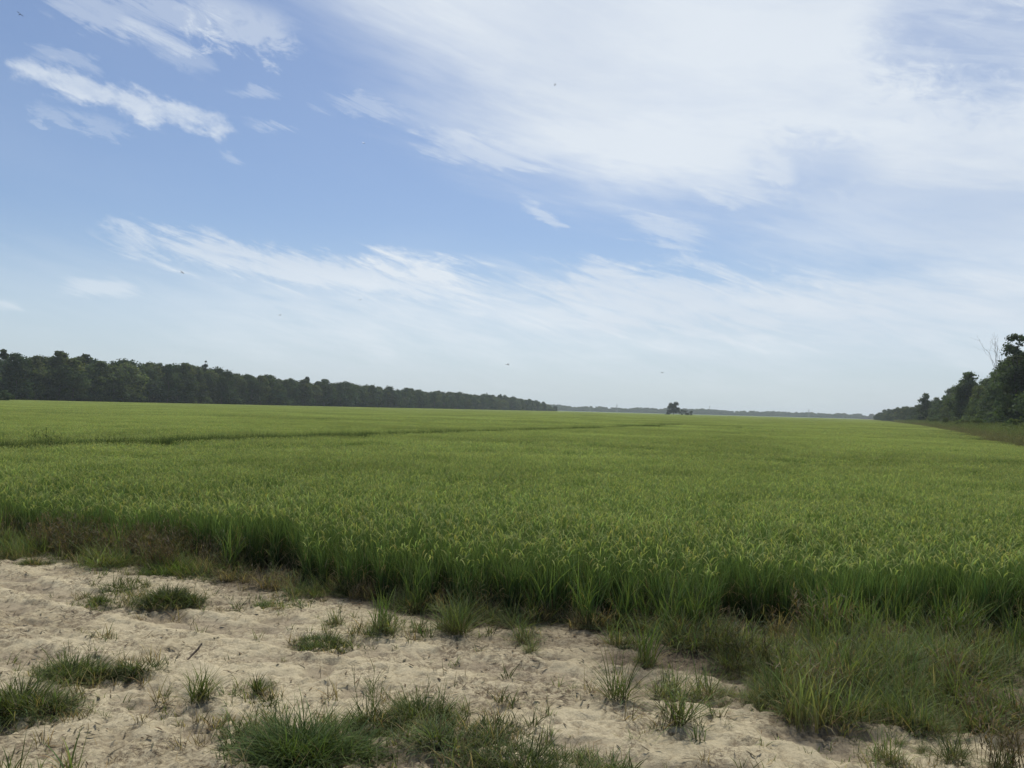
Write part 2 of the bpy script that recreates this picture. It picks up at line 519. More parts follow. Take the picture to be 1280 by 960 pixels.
pts.append((np.stack([x, y, np.zeros(n)], 1), U(0, TAU, n), np.stack([np.ones(n), np.ones(n), (.96 + .14 * fbm(x * .3, y * .3, 2))], 1), .01))
X, Y = grid_pts(6.6, -420, 420, 40, 470, .3)
D = np.hypot(X, Y)
ok = inside(X, Y, 1.2) & (D >= 83) & (D < 460) & wedge(X, Y, 12) & (levee_dist(X, Y) > 1.5)
x, y = X[ok], Y[ok]; n = len(x)
pts.append((np.stack([x, y, np.zeros(n)], 1), U(0, TAU, n), np.stack([np.ones(n), np.ones(n), (.97 + .12 * fbm(x * .05, y * .05, 2))], 1), .003))
X, Y = grid_pts(20, -700, 700, 300, 1100, .3)
D = np.hypot(X, Y)
ok = inside(X, Y, 9) & (D >= 450) & wedge(X, Y, 30)
x, y = X[ok], Y[ok]; n = len(x)
pts.append((np.stack([x, y, np.zeros(n)], 1), U(0, TAU, n), np.ones(n), .001))
layers = [[src(rice_hill(k)) for k in range(7)],
          [src(rice_patch(1.3, 640, .36, .54, .0085, 4, .3, 170, .85)) for k in range(5)],
          [src(rice_patch(2.5, 300, .24, .38, .0135, 3, .45, 130, .9)) for k in range(5)],
          [src(rice_patch(8.4, 62, .20, .32, .030, 2, .52, 30, 1.1, 1.0)) for k in range(4)],
          [src(rice_patch(26, 14, .20, .30, .07, 2, .54, 7, 1.6, 1.0)) for k in range(3)]]
rice = scatter('rice_crop', layers, pts)
tag(rice, 'tall green rice with nodding pale heads, filling the whole field behind the sand', 'rice', kind='stuff')


# the closed leaf canopy under the tips, out to the far woods
def canopy():
    ys = np.concatenate((np.arange(9, 40, 1.0), np.arange(40, 120, 4.0), np.geomspace(120, 2150, 60)))
    V, F = [], []
    d = LW1 - LW0
    nx = 60
    for yy in ys:
        xr = np.interp(yy, RB[:, 1], RB[:, 0]) - 2.6 - yy * .004
        xl = -yy * .85 - 8
        if yy < 1085:
            xl = max(xl, LW0[0] + (yy - LW0[1]) / d[1] * d[0] + 2)
        else:
            xl = LW1[0] - (yy - 1085) * .7
        for k in range(nx):
            xx = xl + (xr - xl) * k / (nx - 1)
            V.append((xx, yy, 0))
    V = np.array(V)
    s = s_front(V[:, 0], V[:, 1])
    V[:, 2] = .38 + .20 * sstep(20, 60, V[:, 1]) + .13 * sstep(150, 420, V[:, 1])
    for j in range(len(ys) - 1):
        for k in range(nx - 1):
            a = j * nx + k
            q = (a, a + 1, a + 1 + nx, a + nx)
            if min(s[i] for i in q) > 2.2: F.append(q)
    m, nt, N, L = new_mat('rice_canopy')
    geo = N.new('ShaderNodeNewGeometry')
    n1 = N.new('ShaderNodeTexNoise'); n1.inputs['Scale'].default_value = 2.2; n1.inputs['Detail'].default_value = 6; n1.inputs['Roughness'].default_value = .7
    n2 = N.new('ShaderNodeTexNoise'); n2.inputs['Scale'].default_value = .02; n2.inputs['Detail'].default_value = 5
    L.new(geo.outputs['Position'], n1.inputs['Vector']); L.new(geo.outputs['Position'], n2.inputs['Vector'])
    ad = N.new('ShaderNodeMath'); ad.operation = 'MULTIPLY_ADD'; ad.inputs[1].default_value = .5
    L.new(n1.outputs['Fac'], ad.inputs[0])
    h2 = N.new('ShaderNodeMath'); h2.operation = 'MULTIPLY'; h2.inputs[1].default_value = .5; L.new(n2.outputs['Fac'], h2.inputs[0])
    L.new(h2.outputs[0], ad.inputs[2])
    cr = N.new('ShaderNodeValToRGB'); cr.color_ramp.elements[0].position = .3; cr.color_ramp.elements[1].position = .72
    cr.color_ramp.elements[0].color = (.074, .112, .040, 1); cr.color_ramp.elements[1].color = (.138, .182, .064, 1)
    L.new(ad.outputs[0], cr.inputs[0])
    p = N.new('ShaderNodeBsdfPrincipled'); p.inputs['Roughness'].default_value = .7; p.inputs['Specular IOR Level'].default_value = .1
    L.new(cr.outputs[0], p.inputs['Base Color'])
    out = N.new('ShaderNodeOutputMaterial'); L.new(p.outputs[0], out.inputs['Surface'])
    return mesh_np('rice_canopy', V, [np.array(F)], m, smooth=True)


tag(link('rice_canopy', canopy()), 'pale green level rice reaching to the far tree line', 'rice', kind='stuff')

# ------------------------------------------------------------------ grass tufts and weeds
GD0, GD1, GD2 = (.074, .078, .032), (.080, .104, .036), (.130, .152, .056)       # dark turf
GW0, GW1, GW2 = (.105, .106, .050), (.116, .156, .058), (.180, .215, .090)       # duller weed grass
DRY0, DRY1, DRY2 = (.16, .122, .072), (.27, .22, .13), (.33, .28, .165)
BRN0, BRN1, BRN2 = (.080, .064, .042), (.125, .098, .064), (.17, .135, .085)


def turf(w, h, dens=3400, pal=(GD0, GD1, GD2), dry=.08):
    n = int(max(110, dens * w * w * .8))
    # several crowns of unequal size grown together, not one round cushion
    nc = int(3 + w * 9); cc = disc(nc, w * .40, 0, .6); cc[:, 1] *= .75
    k = rng.choice(nc, n, p=(lambda v: v / v.sum())(U(.3, 1.2, nc)))
    b = cc[k] + disc(n, w * .16, 0, .7); b[:, 2] = -.01
    q = 1 + .45 * (fbm(b[:, 0] * 9 + U(0, 50), b[:, 1] * 9, 2) - .5) * 2
    az = np.arctan2(b[:, 1], b[:, 0]) + rng.normal(0, 1.3, n)
    edge = np.hypot(b[:, 0], b[:, 1] / .8) / (w * .5)
    hh = h * U(.5, 1.35, n) * (1.15 - .45 * edge) * q
    out_ = U(0, 1, n) < .16                       # runners creeping out over the sand
    hh = np.where(out_, hh * 1.25, hh)
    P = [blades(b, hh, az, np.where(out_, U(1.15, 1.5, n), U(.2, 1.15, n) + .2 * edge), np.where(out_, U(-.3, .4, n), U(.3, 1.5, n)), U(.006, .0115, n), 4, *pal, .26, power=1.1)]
    m = int(n * .35)
    b = disc(m, w * .5, 0, .6); b[:, 1] *= .8
    P.append(blades(b, h * U(.35, .8, m), U(0, TAU, m), U(.6, 1.3, m), U(.1, 1., m), U(.006, .012, m), 3, *pal, .26))
    m = int(n * dry) + 3
    b = disc(m, w * .55, 0)
    P.append(blades(b, h * U(.5, 1.1, m), U(0, TAU, m), U(.3, 1.2, m), U(.2, 1., m), U(.004, .007, m), 3, DRY0, DRY1, DRY2, .25))
    return P


def spiky(w, h, n=90, pal=(GD0, GD1, GD2), dry=.2):
    r = w * .12
    b = disc(n, r, -.01)
    L_ = U(.55, 1.1, n) * max(h, w * .5)
    P = [blades(b, L_, U(0, TAU, n), U(.1, 1.25, n), U(.1, 1.0, n), U(.006, .011, n), 4, *pal, .24)]
    m = int(n * dry) + 2
    b = disc(m, r * 1.5)
    P.append(blades(b, U(.4, .9, m) * max(h, w * .5), U(0, TAU, m), U(.3, 1.3, m), U(.1, .9, m), U(.004, .006, m), 3, DRY0, DRY1, DRY2, .25))
    return P


def stalks(w, h, n=9, pal=(GW0, GW1, GW2)):
    """upright jointed stems with short side leaves and a forked seed head"""
    P = []
    b = disc(n, w * .28, -.01)
    az = U(0, TAU, n); ln = U(.0, .35, n); hh = U(.65, 1.05, n) * h
    P.append(blades(b, hh, az, ln, U(0, .3, n), U(.005, .007, n), 4, *pal, .15, tipw=.5))
    m = n * 6
    k = np.repeat(np.arange(n), 6)
    f = U(.15, .98, m)
    r = hh[k] * f * np.sin(ln[k] + .05); z = hh[k] * f * np.cos(ln[k] + .05)
    bb = b[k] + np.stack([r * np.cos(az[k]), r * np.sin(az[k]), z], 1)
    P.append(blades(bb, U(.06, .16, m) * (h / .35) * .8, U(0, TAU, m), U(.3, .9, m), U(.1, .9, m), U(.004, .006, m), 3, *pal, .2))
    return P


def weed(w, h, n=40, pal=(BRN0, BRN1, BRN2), lf=1.0):
    """twiggy, half withered weed: many thin stems with small leaves"""
    P = []
    b = disc(n, w * .4, -.01)
    az = U(0, TAU, n); ln = U(.0, .5, n); hh = U(.5, 1.05, n) * h
    P.append(blades(b, hh, az, ln, U(-.1, .4, n), U(.003, .006, n), 4, *pal, .2, tipw=.4))
    m = n * 9
    k = np.repeat(np.arange(n), 9)
    f = U(.2, 1., m)
    r = hh[k] * f * np.sin(ln[k] + .08); z = hh[k] * f * np.cos(ln[k] + .08)
    bb = b[k] + np.stack([r * np.cos(az[k]), r * np.sin(az[k]), z], 1)
    P.append(blades(bb, U(.03, .09, m) * lf, U(0, TAU, m), U(.2, 1.4, m), U(.0, .8, m), U(.006, .013, m) * lf, 2, pal[1], pal[2], pal[2], .25))
    return P


def tall_grass(w, h, n=45, pal=(GW0, RG1, RG2)):
    b = disc(n, w * .22, -.01)
    P = [blades(b, U(.6, 1.05, n) * h, U(0, TAU, n), U(.02, .35, n), U(.1, 1.2, n), U(.010, .017, n), 6, *pal, .2)]
    m = n // 3
    b = disc(m, w * .25)
    P.append(blades(b, U(.3, .7, m) * h, U(0, TAU, m), U(.2, .8, m), U(.3, 1.5, m), U(.006, .011, m), 4, DRY0, DRY1, DRY2, .2))
    return P


SPROUT = (RG1, (.10, .145, .035), (.13, .17, .045))
# (px, py of the foot, width px, height px, kind, label)
TUFTS = [
    (205, 757, 84, 24, 'turf', 'flat round dark green grass tuft on sand, widest of the two below the brown weeds'),
    (155, 737, 52, 28, 'turf+', 'small bushy grass tuft on sand just above the flat round green one'),
    (48, 703, 42, 14, 'turf', 'low faded grass tuft where the sand meets the brown weeds, far left'),
    (122, 751, 50, 12, 'turf', 'thin sparse grass patch on sand left of the flat round green tuft'),
    (212, 716, 72, 30, 'sprout', 'bright yellow green grass clump at the foot of the rice, left side'),
    (88, 843, 82, 42, 'turf+', 'thick domed green grass tuft on the left sand beside the shaggy pair'),
    (168, 841, 50, 28, 'turf', 'small dark grass tuft right of the thick domed one on the left sand'),
    (22, 884, 76, 62, 'turf', 'large shaggy dull grass mat touching the left edge of the photo'),
    (68, 884, 52, 42, 'turf-', 'thin dull grass tuft right beside the large shaggy mat at the left edge'),
    (250, 876, 95, 55, 'spiky', 'spreading spidery grass tuft on sand below the dark stick'),
    (322, 868, 46, 28, 'spiky', 'small star shaped grass tuft on sand right of the spidery one'),
    (408, 804, 80, 18, 'turf', 'low wide grass patch alone in the middle of the sand'),
    (375, 938, 165, 72, 'lush', 'biggest lush green grass tuft in front on the sand'),
    (462, 908, 62, 78, 'stalk', 'tall forked grass stalks standing behind the biggest lush tuft'),
    (525, 902, 95, 58, 'turf+', 'bristly grass tuft with upright seed stems right of the forked stalks'),
    (548, 934, 110, 38, 'turf-', 'thin dull grass patch in front of the bristly tuft'),
    (612, 924, 98, 36, 'turf', 'low dark grass tuft right of the thin dull patch in front'),
    (650, 968, 170, 50, 'turf', 'wide low grass mat at the bottom edge, under the low dark tuft'),
    (742, 962, 90, 34, 'turf-', 'sparse grass mat at the bottom edge right of the wide one'),
    (772, 876, 100, 72, 'spiky', 'stiff spiky grass tuft with brown stems on bare sand before the weeds'),
    (848, 908, 66, 88, 'weedy', 'upright green weed tuft between the stiff spiky tuft and the right hand weeds'),
    (84, 975, 46, 78, 'blade', 'few long upright grass blades at the bottom left corner'),
    (15, 978, 50, 60, 'blade', 'short dark grass blades cut by the bottom left corner'),
    (484, 792, 62, 44, 'weedy', 'brownish green weed tuft at the sand edge before the dark rice, left one'),
    (572, 792, 88, 68, 'weedg', 'pale green feathery grass clump at the sand edge beside the brownish weed'),
    (640, 886, 40, 46, 'thin', 'lone wispy grass stems leaning over the bare sand in the middle'),
    (120, 798, 22, 14, 'thin', 'tiny wispy sprig on open sand at the left'),
    (300, 905, 60, 30, 'turf-', 'scruffy thin grass rim on the left side of the lush tuft'),
    (955, 962, 60, 46, 'thin', 'thin dry stems at the bottom edge, middle of three wispy ones near the right'),
    (1010, 905, 110, 92, 'pale', 'pale striped fan of long grass at the front of the right hand weeds'),
    (1090, 962, 70, 60, 'thin', 'thin dry stems at the bottom edge, right of the pale grass fan'),
    (350, 756, 66, 14, 'turf-', 'thin green streak of grass on sand before the rice, centre left'),
]
TGROUP = {'turf': 'low grass tufts on the sand', 'turf-': 'low grass tufts on the sand', 'turf+': 'low grass tufts on the sand', 'lush': 'low grass tufts on the sand'}
for (px, py, wp, hp, kind, lab) in TUFTS:
    g = gnd(px, py)
    dist = math.hypot(g[0], g[1])
    w, h = wp * dist / FPX, hp * dist / FPX * (.85 if kind in ('turf', 'turf-', 'turf+', 'lush', 'sprout') else 1.0)
    rng = np.random.default_rng(int(px * 7 + py)); U = rng.uniform
    z = float(ground_z(np.array([g[0]]), np.array([g[1]]))[0]) - .01
    st = None
    if kind == 'turf': P = turf(w, h)
    elif kind == 'turf-': P = turf(w, h, 1700, (GW0, GW1, GW2), .25)
    elif kind == 'turf+': P = turf(w, h * .8); st = stalks(w, h * 1.25, 9, (GD0, GD1, GD2))
    elif kind == 'lush': P = turf(w, h * 1.0, 3600, (GD0, (.072, .112, .036), (.120, .162, .054)), .05); st = stalks(w, h * 1.1, 6)
    elif kind == 'sprout': P = turf(w, h, 1600, SPROUT, .1)
    elif kind == 'spiky': P = spiky(w, h)
    elif kind == 'stalk': P = turf(w, h * .4, 2000); st = stalks(w, h, 14, (GD0, GW1, GW1))
    elif kind == 'weedy': P = spiky(w, h, 80, (GW0, GW1, GW2)); st = weed(w, h * .8, 26, (BRN0, BRN1, GW2))
    elif kind == 'weedg': P = spiky(w, h, 170, (DRY0, GW1, GW2)); st = stalks(w, h, 16)
    elif kind == 'blade': P = tall_grass(w * .8, h, 9, (GW0, GW1, GW2))
    elif kind == 'thin': P = spiky(w, h * .9, 9, (GW0, GW1, DRY1), .9)
    elif kind == 'pale': P = tall_grass(w * 1.2, h, 60, ((.14, .13, .06), (.17, .19, .08), (.2, .21, .1))); st = stalks(w, h, 7)
    if st:
        r = empty('grass_tuft', (g[0], g[1], z))
        link('leaves', blade_mesh('leaves', P, GRASS), r)
        link('seed_stalks' if kind != 'weedy' else 'twigs', blade_mesh('stalks', st, GRASS), r)
    else:
        r = link('grass_tuft', blade_mesh('grass_tuft', P, GRASS)); r.location = (g[0], g[1], z)
    tag(r, lab, 'grass tuft', TGROUP.get(kind, 'weed tufts on the sand'))
rng = np.random.default_rng(77); U = rng.uniform


# the fallen stick on the sand
def tube(path, rad, sides=7):
    path = np.array(path, float); n = len(path)
    V = []
    for i in range(n):
        d = path[min(i + 1, n - 1)] - path[max(i - 1, 0)]; d /= np.linalg.norm(d) + 1e-9
        u = np.cross(d, (0.31, .2, .93)) if abs(d[2]) < .9 else np.cross(d, (1, 0.1, 0)); u /= np.linalg.norm(u); v = np.cross(d, u)
        for k in range(sides):
            a = TAU * k / sides
            V.append(path[i] + rad[i] * (math.cos(a) * u + math.sin(a) * v))
    F = [(i * sides + k, i * sides + (k + 1) % sides, (i + 1) * sides + (k + 1) % sides, (i + 1) * sides + k) for i in range(n - 1) for k in range(sides)]
    return np.array(V), np.array(F)


def tubes_mesh(name, lst, mat, sides=7):
    V, F, o = [], [], 0
    for p, r in lst:
        v, f = tube(p, r, sides); V.append(v); F.append(f + o); o += len(v)
    return mesh_np(name, np.vstack(V), [np.vstack(F)], mat, smooth=True)


a_, b_ = gnd(234, 829), gnd(254, 819)
za = float(ground_z(a_[None, 0], a_[None, 1])[0])
stick = empty('stick', (a_[0], a_[1], za))
dv = b_ - a_
link('shaft', tubes_mesh('shaft', [([(0, 0, .0), (dv[0] * .35, dv[1] * .35, .035), (dv[0] * .7, dv[1] * .6, .06), (dv[0], dv[1] * .8, .10)], [.006, .010, .011, .008])], TWIG), stick)
link('broken_stub', tubes_mesh('broken_stub', [([(dv[0] * .66, dv[1] * .55, .055), (dv[0] * .8, dv[1] * .35, .075)], [.007, .004])], TWIG), stick)
tag(stick, 'short dark broken stick poking up from the sand at the left', 'stick')

# scraps of straw and dead leaf lying on the sand
n = 26000
X, Y = U(-12, 8, n), U(4.4, 15.5, n)
keep = (s_front(X, Y) < .4) & (U(0, 1, n) < .34 + 1.0 * sstep(.48, .66, fbm(X * .8 + 50, Y, 4)) + .7 * sstep(-1.6, -.2, s_front(X, Y)))
X, Y = X[keep], Y[keep]; n = len(X)
b = np.stack([X, Y, ground_z(X, Y) + .012], 1)
P = [blades(b[:n // 2], U(.03, .12, n // 2), U(0, TAU, n // 2), U(1.25, 1.6, n // 2), U(-.2, .2, n // 2), U(.008, .026, n // 2), 2, BRN0, BRN1, BRN1, .3),
     blades(b[n // 2:], U(.04, .18, n - n // 2), U(0, TAU, n - n // 2), U(1.2, 1.6, n - n // 2), U(-.3, .3, n - n // 2), U(.004, .008, n - n // 2), 2, DRY0, DRY1, DRY1, .3)]
tag(link('straw_litter', blade_mesh('straw_litter', P, GRASS)), 'scraps of brown straw and dead leaves strewn over the sand', 'litter', kind='stuff')

# weeds: along the rice edge and the deep bed at the right
PALE = ((.12, .115, .055), (.165, .185, .08), (.23, .235, .115))
SRC_GREEN = [src(blade_mesh('weed_green', turf(.55, .34, 620, (GW0, GW1, GW2), .3) + stalks(.5, .55, 4, (GW0, GW1, GW2)), GRASS)) for k in range(4)]
SRC_LONG = [src(blade_mesh('weed_long', spiky(.9, .5, 64, (DRY0, GW1, GW2), .5) + turf(.6, .25, 300, (GW0, GW1, GW2), .5) + tall_grass(.7, .6, 7, (GW0, GW1, GW2)), GRASS)) for k in range(4)]
SRC_TALL = [src(blade_mesh('weed_tall', tall_grass(.6, .85, 40), GRASS)) for k in range(3)]
SRC_BROWN = [src(blade_mesh('weed_brown', weed(.5, .5, 46), GRASS)) for k in range(3)] + [src(blade_mesh('weed_brown', weed(.5, .5, 46, (BRN0, (.07, .075, .035), (.10, .095, .05))), GRASS))]
SRC_STRAW = [src(blade_mesh('weed_straw', spiky(.55, .3, 46, (DRY0, DRY1, DRY2), .2) + weed(.4, .25, 10), GRASS)) for k in range(3)]


def put(x, y, lo, hi, tilt=.08):
    n = len(x)
    sc_ = U(lo, hi, n)
    return (np.stack([x, y, ground_z(x, y) - .01], 1), U(0, TAU, n), sc_, tilt)


X, Y = grid_pts(.165, 1.5, 8, 5, 10)
ok = bed_dist(X, Y) < (fbm(X * 1.6, Y * 1.6, 3) - .56) * 1.6 + .10
ok |= (bed_dist(X, Y) < .6) & (U(0, 1, X.size) < .10)
ok &= fbm(X * 1.1 + 7, Y * 1.1, 3) > .43 - .12 * sstep(-.2, -.9, bed_dist(X, Y))
bx, by = X[ok], Y[ok]
q = U(0, 1, len(bx))
bscale = (.28 + .80 * sstep(.15, -1.3, bed_dist(bx, by))) * (.7 + .7 * fbm(bx * 1.4, by * 1.4, 2))
bed = [put(bx[q < .55], by[q < .55], .7, 1.15), put(bx[q >= .55], by[q >= .55], .45, 1.25, .16)]
# along the edge
X, Y = grid_pts(.21, -16, 9, 7, 22)
s = s_front(X, Y) + (fbm(X * .8 + 4, Y * .8, 2) - .5) * .8
strip = (s > -.55) & (s < .35)
r0 = U(0, 1, X.size)
left = X < -4.9
mid = (X >= -4.9) & (X < .9)
right = X >= .9
sel = strip & ((left & (r0 < .6)) | (mid & (r0 < .26)) | (right & (r0 < .42)))
t_ = (s > -.2) & (s < .25) & (((X > -.2) & (r0 < .40)) | ((X < -2) & (r0 > .92)))
brown = (s > -.35) & (s < .9) & (((X < -5.0) & (r0 > .60)) | ((X >= -5.2) & (X < -1) & (r0 > .96)))
straw = (s > -.35) & (s < .25) & ((~left & (r0 > .35) & (r0 < .75)) | (left & (r0 > .8)))
bed[0] = put(np.concatenate([bx[q < .55], X[sel]]), np.concatenate([by[q < .55], Y[sel]]), .45, 1.25, .14)
loose = (s > -1.5) & (s < -.3) & (X > -2.4) & (X < 2.9) & (U(0, 1, X.size) < .17) & (fbm(X * 1.3 + 3, Y * 1.3, 2) > .42)
L_ = [SRC_GREEN, SRC_LONG, SRC_TALL, SRC_BROWN, SRC_STRAW]
# taller sward at the far left of the sand
X2, Y2 = grid_pts(.2, -13, -7, 11, 15)
ok = poly_in(X2, Y2, [tuple(gnd(*p)) for p in ((-80, 660), (40, 672), (72, 688), (20, 697), (-80, 700))])
_w = put(X[loose], Y[loose], .3, .85, .15)
bb_ = q < .55
bed[0][2][:bb_.sum()] = bscale[bb_] * U(.7, 1.25, bb_.sum()); bed[1][2][:] = bscale[~bb_] * U(.6, 1.35, (~bb_).sum())
P_ = [bed[0], put(np.concatenate([bed[1][0][:, 0], X2[ok]]), np.concatenate([bed[1][0][:, 1], Y2[ok]]), .45, .95), put(np.concatenate([X[t_], X[loose][::7]]), np.concatenate([Y[t_], Y[loose][::7] + .1]), .55, 1.1), put(np.concatenate([X[brown], bx[::26] + .05]), np.concatenate([Y[brown], by[::26]]), .7, 1.45), put(X[straw], Y[straw], .7, 1.3)]
P_[1] = (np.vstack([P_[1][0], _w[0]]), np.concatenate([P_[1][1], _w[1]]), np.concatenate([P_[1][2], _w[2]]), .12)
tag(scatter('roadside_weeds', L_, P_), 'tangled grass and brown weeds along the foot of the rice and at the right', 'weeds', kind='stuff')

# single sprigs and runners thinning out round the tufts
def sprig(n, h, pal):
    b = disc(n, .05, -.004)
    fl = U(0, 1, n) < .45
    return blades(b, h * U(.5, 1.3, n), U(0, TAU, n), np.where(fl, U(1.0, 1.5, n), U(.2, .9, n)), U(.1, 1.1, n), U(.005, .009, n), 4, *pal, .3)


SRC_SPRIG = [src(blade_mesh('sprig', [sprig(6 + 3 * k, .10 + .012 * k, [(GD0, GD1, GD2), (GW0, GW1, GW2), (DRY0, GW1, GW2), (BRN0, DRY1, DRY2)][k % 4])], GRASS)) for k in range(8)]
sx_, sy_ = [], []
for (px, py, wp, hp, kind, lab) in TUFTS:
    g = gnd(px, py); w = wp * math.hypot(*g) / FPX
    m = int((7 + 34 * w) * (1.0 if kind.startswith(('turf', 'lush')) else .5))
    a = U(0, TAU, m); r_ = w * (.38 + np.abs(rng.normal(0, .42, m)))
    sx_.append(g[0] + r_ * np.cos(a)); sy_.append(g[1] + .8 * r_ * np.sin(a))
m = 900
a, b_ = U(-12, 7, m), U(4.6, 15, m)
k = fbm(a * .7 + 11, b_ * .9, 3) > .56
sx_.append(a[k]); sy_.append(b_[k])
sx_, sy_ = np.concatenate(sx_), np.concatenate(sy_)
k = (s_front(sx_, sy_) < .1) & (sy_ > 4.4); sx_, sy_ = sx_[k], sy_[k]
tag(scatter('sparse_grass', [SRC_SPRIG], [put(sx_, sy_, .5, 1.25, .1)]), 'sparse single sprigs of grass scattered over the bare sand', 'grass', kind='stuff')

# levee weeds, coloured dark to stand in for the shaded gap in the rice
n = 1700
f = np.sort(U(0, 1, n)) ** 1.0
yy = LV[0, 1] * (LV[-1, 1] / LV[0, 1]) ** f
xx = np.interp(yy, LV[:, 1], LV[:, 0]) + rng.normal(0, .22, n)
SRC_LEVEE = [src(blade_mesh('levee_grass', tall_grass(1.0, 1.0, 46, (GD0, (.060, .086, .032), (.085, .115, .045))) + turf(.9, .8, 240), GRASS)) for k in range(3)]
hgt = (1.04 + .24 * U(0, 1, n) ** 3) * (1 + .12 * (fbm(yy * .3, yy * 0, 2) - .5))
tag(scatter('levee_grass', [SRC_LEVEE], [(np.stack([xx, yy, np.zeros(n)], 1), U(0, TAU, n), np.stack([U(.8, 1.2, n), U(.8, 1.2, n), hgt], 1), .04)]),
    'thin line of coarse grass on the low bank, coloured dark for the shaded gap in the rice', 'grass', kind='stuff')
for k, (px, py, ph, lab) in enumerate(((61, 554, 19, 'taller dark weed spike rising from the low bank, near the left edge'), (133, 552, 12, 'shorter bushy dark weed on the low bank, right of the tall spike'))):
    g = gnd(px, py, .8); d = math.hypot(*g)
    H = ph * d / FPX + .8
    r = empty('bank_weed', (g[0], g[1], 0))
    link('leaves', blade_mesh('leaves', weed(.5 + .5 * k, H, 70, (GD0, (.05, .07, .028), (.07, .092, .036)), 2.2), GRASS), r)
    link('stems', blade_mesh('stems', stalks(.5, H * 1.02, 12, (GD0, GD1, GW1)), GRASS), r)
    tag(r, lab, 'weed', 'weeds on the low bank')


# ------------------------------------------------------------------ trees
def leafclumps(cen, nrm, size, tint):
    """irregular bent five-sided leaf sprays"""
    n = len(cen)
    nrm = nrm / (np.linalg.norm(nrm, axis=1, keepdims=True) + 1e-9)
    ref = np.where(np.abs(nrm[:, 2:3]) < .9, np.array([[0, 0, 1.]]), np.array([[1., 0, 0]]))
    u = np.cross(nrm, ref); u /= np.linalg.norm(u, axis=1, keepdims=True); v = np.cross(nrm, u)
    K = 5
    V = np.zeros((n, K, 3)); a0 = U(0, TAU, n)
    for k in range(K):
        a = a0 + TAU * k / K + U(-.4, .4, n); r = size * U(.35, 1.15, n)
        V[:, k] = cen + (np.cos(a) * r)[:, None] * u + (np.sin(a) * r)[:, None] * v + (U(-.35, .35, n) * size)[:, None] * nrm
    F = np.arange(n * K).reshape(n, K)
    return V.reshape(-1, 3), F, np.repeat(tint, K, 0)


def crown(H, wid, low, n, size, lobes=20, gap=.0, base=(.044, .062, .028), top_bias=1.0):
    C, Nn, S, T = [], [], [], []
    lc, lr = [], []
    for k in range(lobes):
        t = U(0, 1) ** .8
        z = H * (low + (1 - low) * t)
        prof = max(.10, (1 - t ** 2.1)) ** .75 * (.75 + .25 * min(1, t * 4))
        a = U(0, TAU); q = wid * .5 * prof * U(.25, .95)
        r = wid * U(.07, .175) * (.7 + .55 * prof)
        lc.append((q * math.cos(a), q * math.sin(a), min(z, H - r * .75))); lr.append(r)
    lc = np.array(lc); lr = np.array(lr)
    wt = lr ** 2 / (lr ** 2).sum()
    for k in range(lobes):
        m = int(n * wt[k])
        d = rng.normal(0, 1, (m, 3)); d /= np.linalg.norm(d, axis=1, keepdims=True)
        d[:, 2] = np.where(d[:, 2] < -.4, -d[:, 2], d[:, 2])
        rr = lr[k] * U(.5, 1.08, m) ** .6
        p = lc[k] + d * rr[:, None] * np.array([1, 1, .85])
        p += rng.normal(0, .24 * lr[k], (m, 3))
        C.append(p); Nn.append(d + rng.normal(0, .55, (m, 3)) + np.array([0, 0, .3]))
        S.append(size * U(.6, 1.3, m))
        lt = 1 + rng.normal(0, .14); hv = rng.normal(0, .05)
        br = (1 + rng.normal(0, .16, m)) * lt
        T.append(np.array(base) * np.stack([br * (1 + 1.4 * hv), br, br * (1 - hv)], 1))
    C, Nn, S, T = map(np.concatenate, (C, Nn, S, T))
    if gap:
        k = vnoise(C[:, 0] * .9 / size * .3 + 9, C[:, 2] * .9 / size * .3) > gap
        C, Nn, S, T = C[k], Nn[k], S[k], T[k]
    C[:, 2] = np.maximum(C[:, 2], .15)
    return leafclumps(C, Nn, S, np.clip(T, .004, .4)), lc


def limb(p0, p1, r0, r1, n=5, wob=.05):
    p0, p1 = np.array(p0, float), np.array(p1, float); L_ = np.linalg.norm(p1 - p0)
    pts = [p0 + (p1 - p0) * t + (rng.normal(0, wob * L_, 3) if 0 < t < 1 else 0) for t in np.linspace(0, 1, n)]
    return pts, np.linspace(r0, r1, n)


def tree_meshes(H, wid, low, n, size, lobes, gap=0., base=(.044, .062, .028), mat=TREE):
    (V, F, T), lc = crown(H, wid, low, n, size, lobes, gap, base)
    cm = mesh_np('crown', V, [F], mat, T)
    lst = [limb((0, 0, -.2), (rng.normal(0, .3), rng.normal(0, .3), H * .72), H * .017 + .06, H * .006, 6, .012)]
    for k in rng.choice(len(lc), min(7, len(lc)), replace=False):
        z0 = min(lc[k][2] * .6, H * .6)
        lst.append(limb((0, 0, z0), lc[k], H * .007, H * .002, 4, .05))
    return tubes_mesh('trunk', lst, BARK, 6), cm


def plant_tree(name, ms, loc, s=1.0, rz=None, sz=None):
    r = empty(name, loc, U(0, TAU) if rz is None else rz)
    r.scale = (s, s, s if sz is None else sz)
    link('trunk', ms[0], r); link('crown', ms[1], r)
    return r


FAR_T = [tree_meshes(15, U(9, 13), .04, 3400, .40, int(U(34, 80)), base=b) for b in ((.056, .082, .040), (.070, .094, .040), (.046, .074, .040), (.048, .076, .034), (.042, .068, .033), (.072, .098, .042), (.060, .086, .045), (.048, .076, .038), (.095, .118, .050))]
PINE_T = [tree_meshes(17, 6.0, .18, 1500, .5, 22, .28, (.036, .052, .027)) for k in range(2)]
MID_T = [tree_meshes(15, U(7.5, 10.5), .05, 7000, .29, int(U(30, 52)), .12, b) for b in ((.076, .114, .050), (.068, .104, .048), (.094, .126, .052), (.080, .112, .054))]
BUSH_T = [tree_meshes(3.2, 4.2, .02, 1100, .22, 12, 0, b) for b in ((.078, .112, .046), (.092, .128, .052), (.105, .132, .058))]

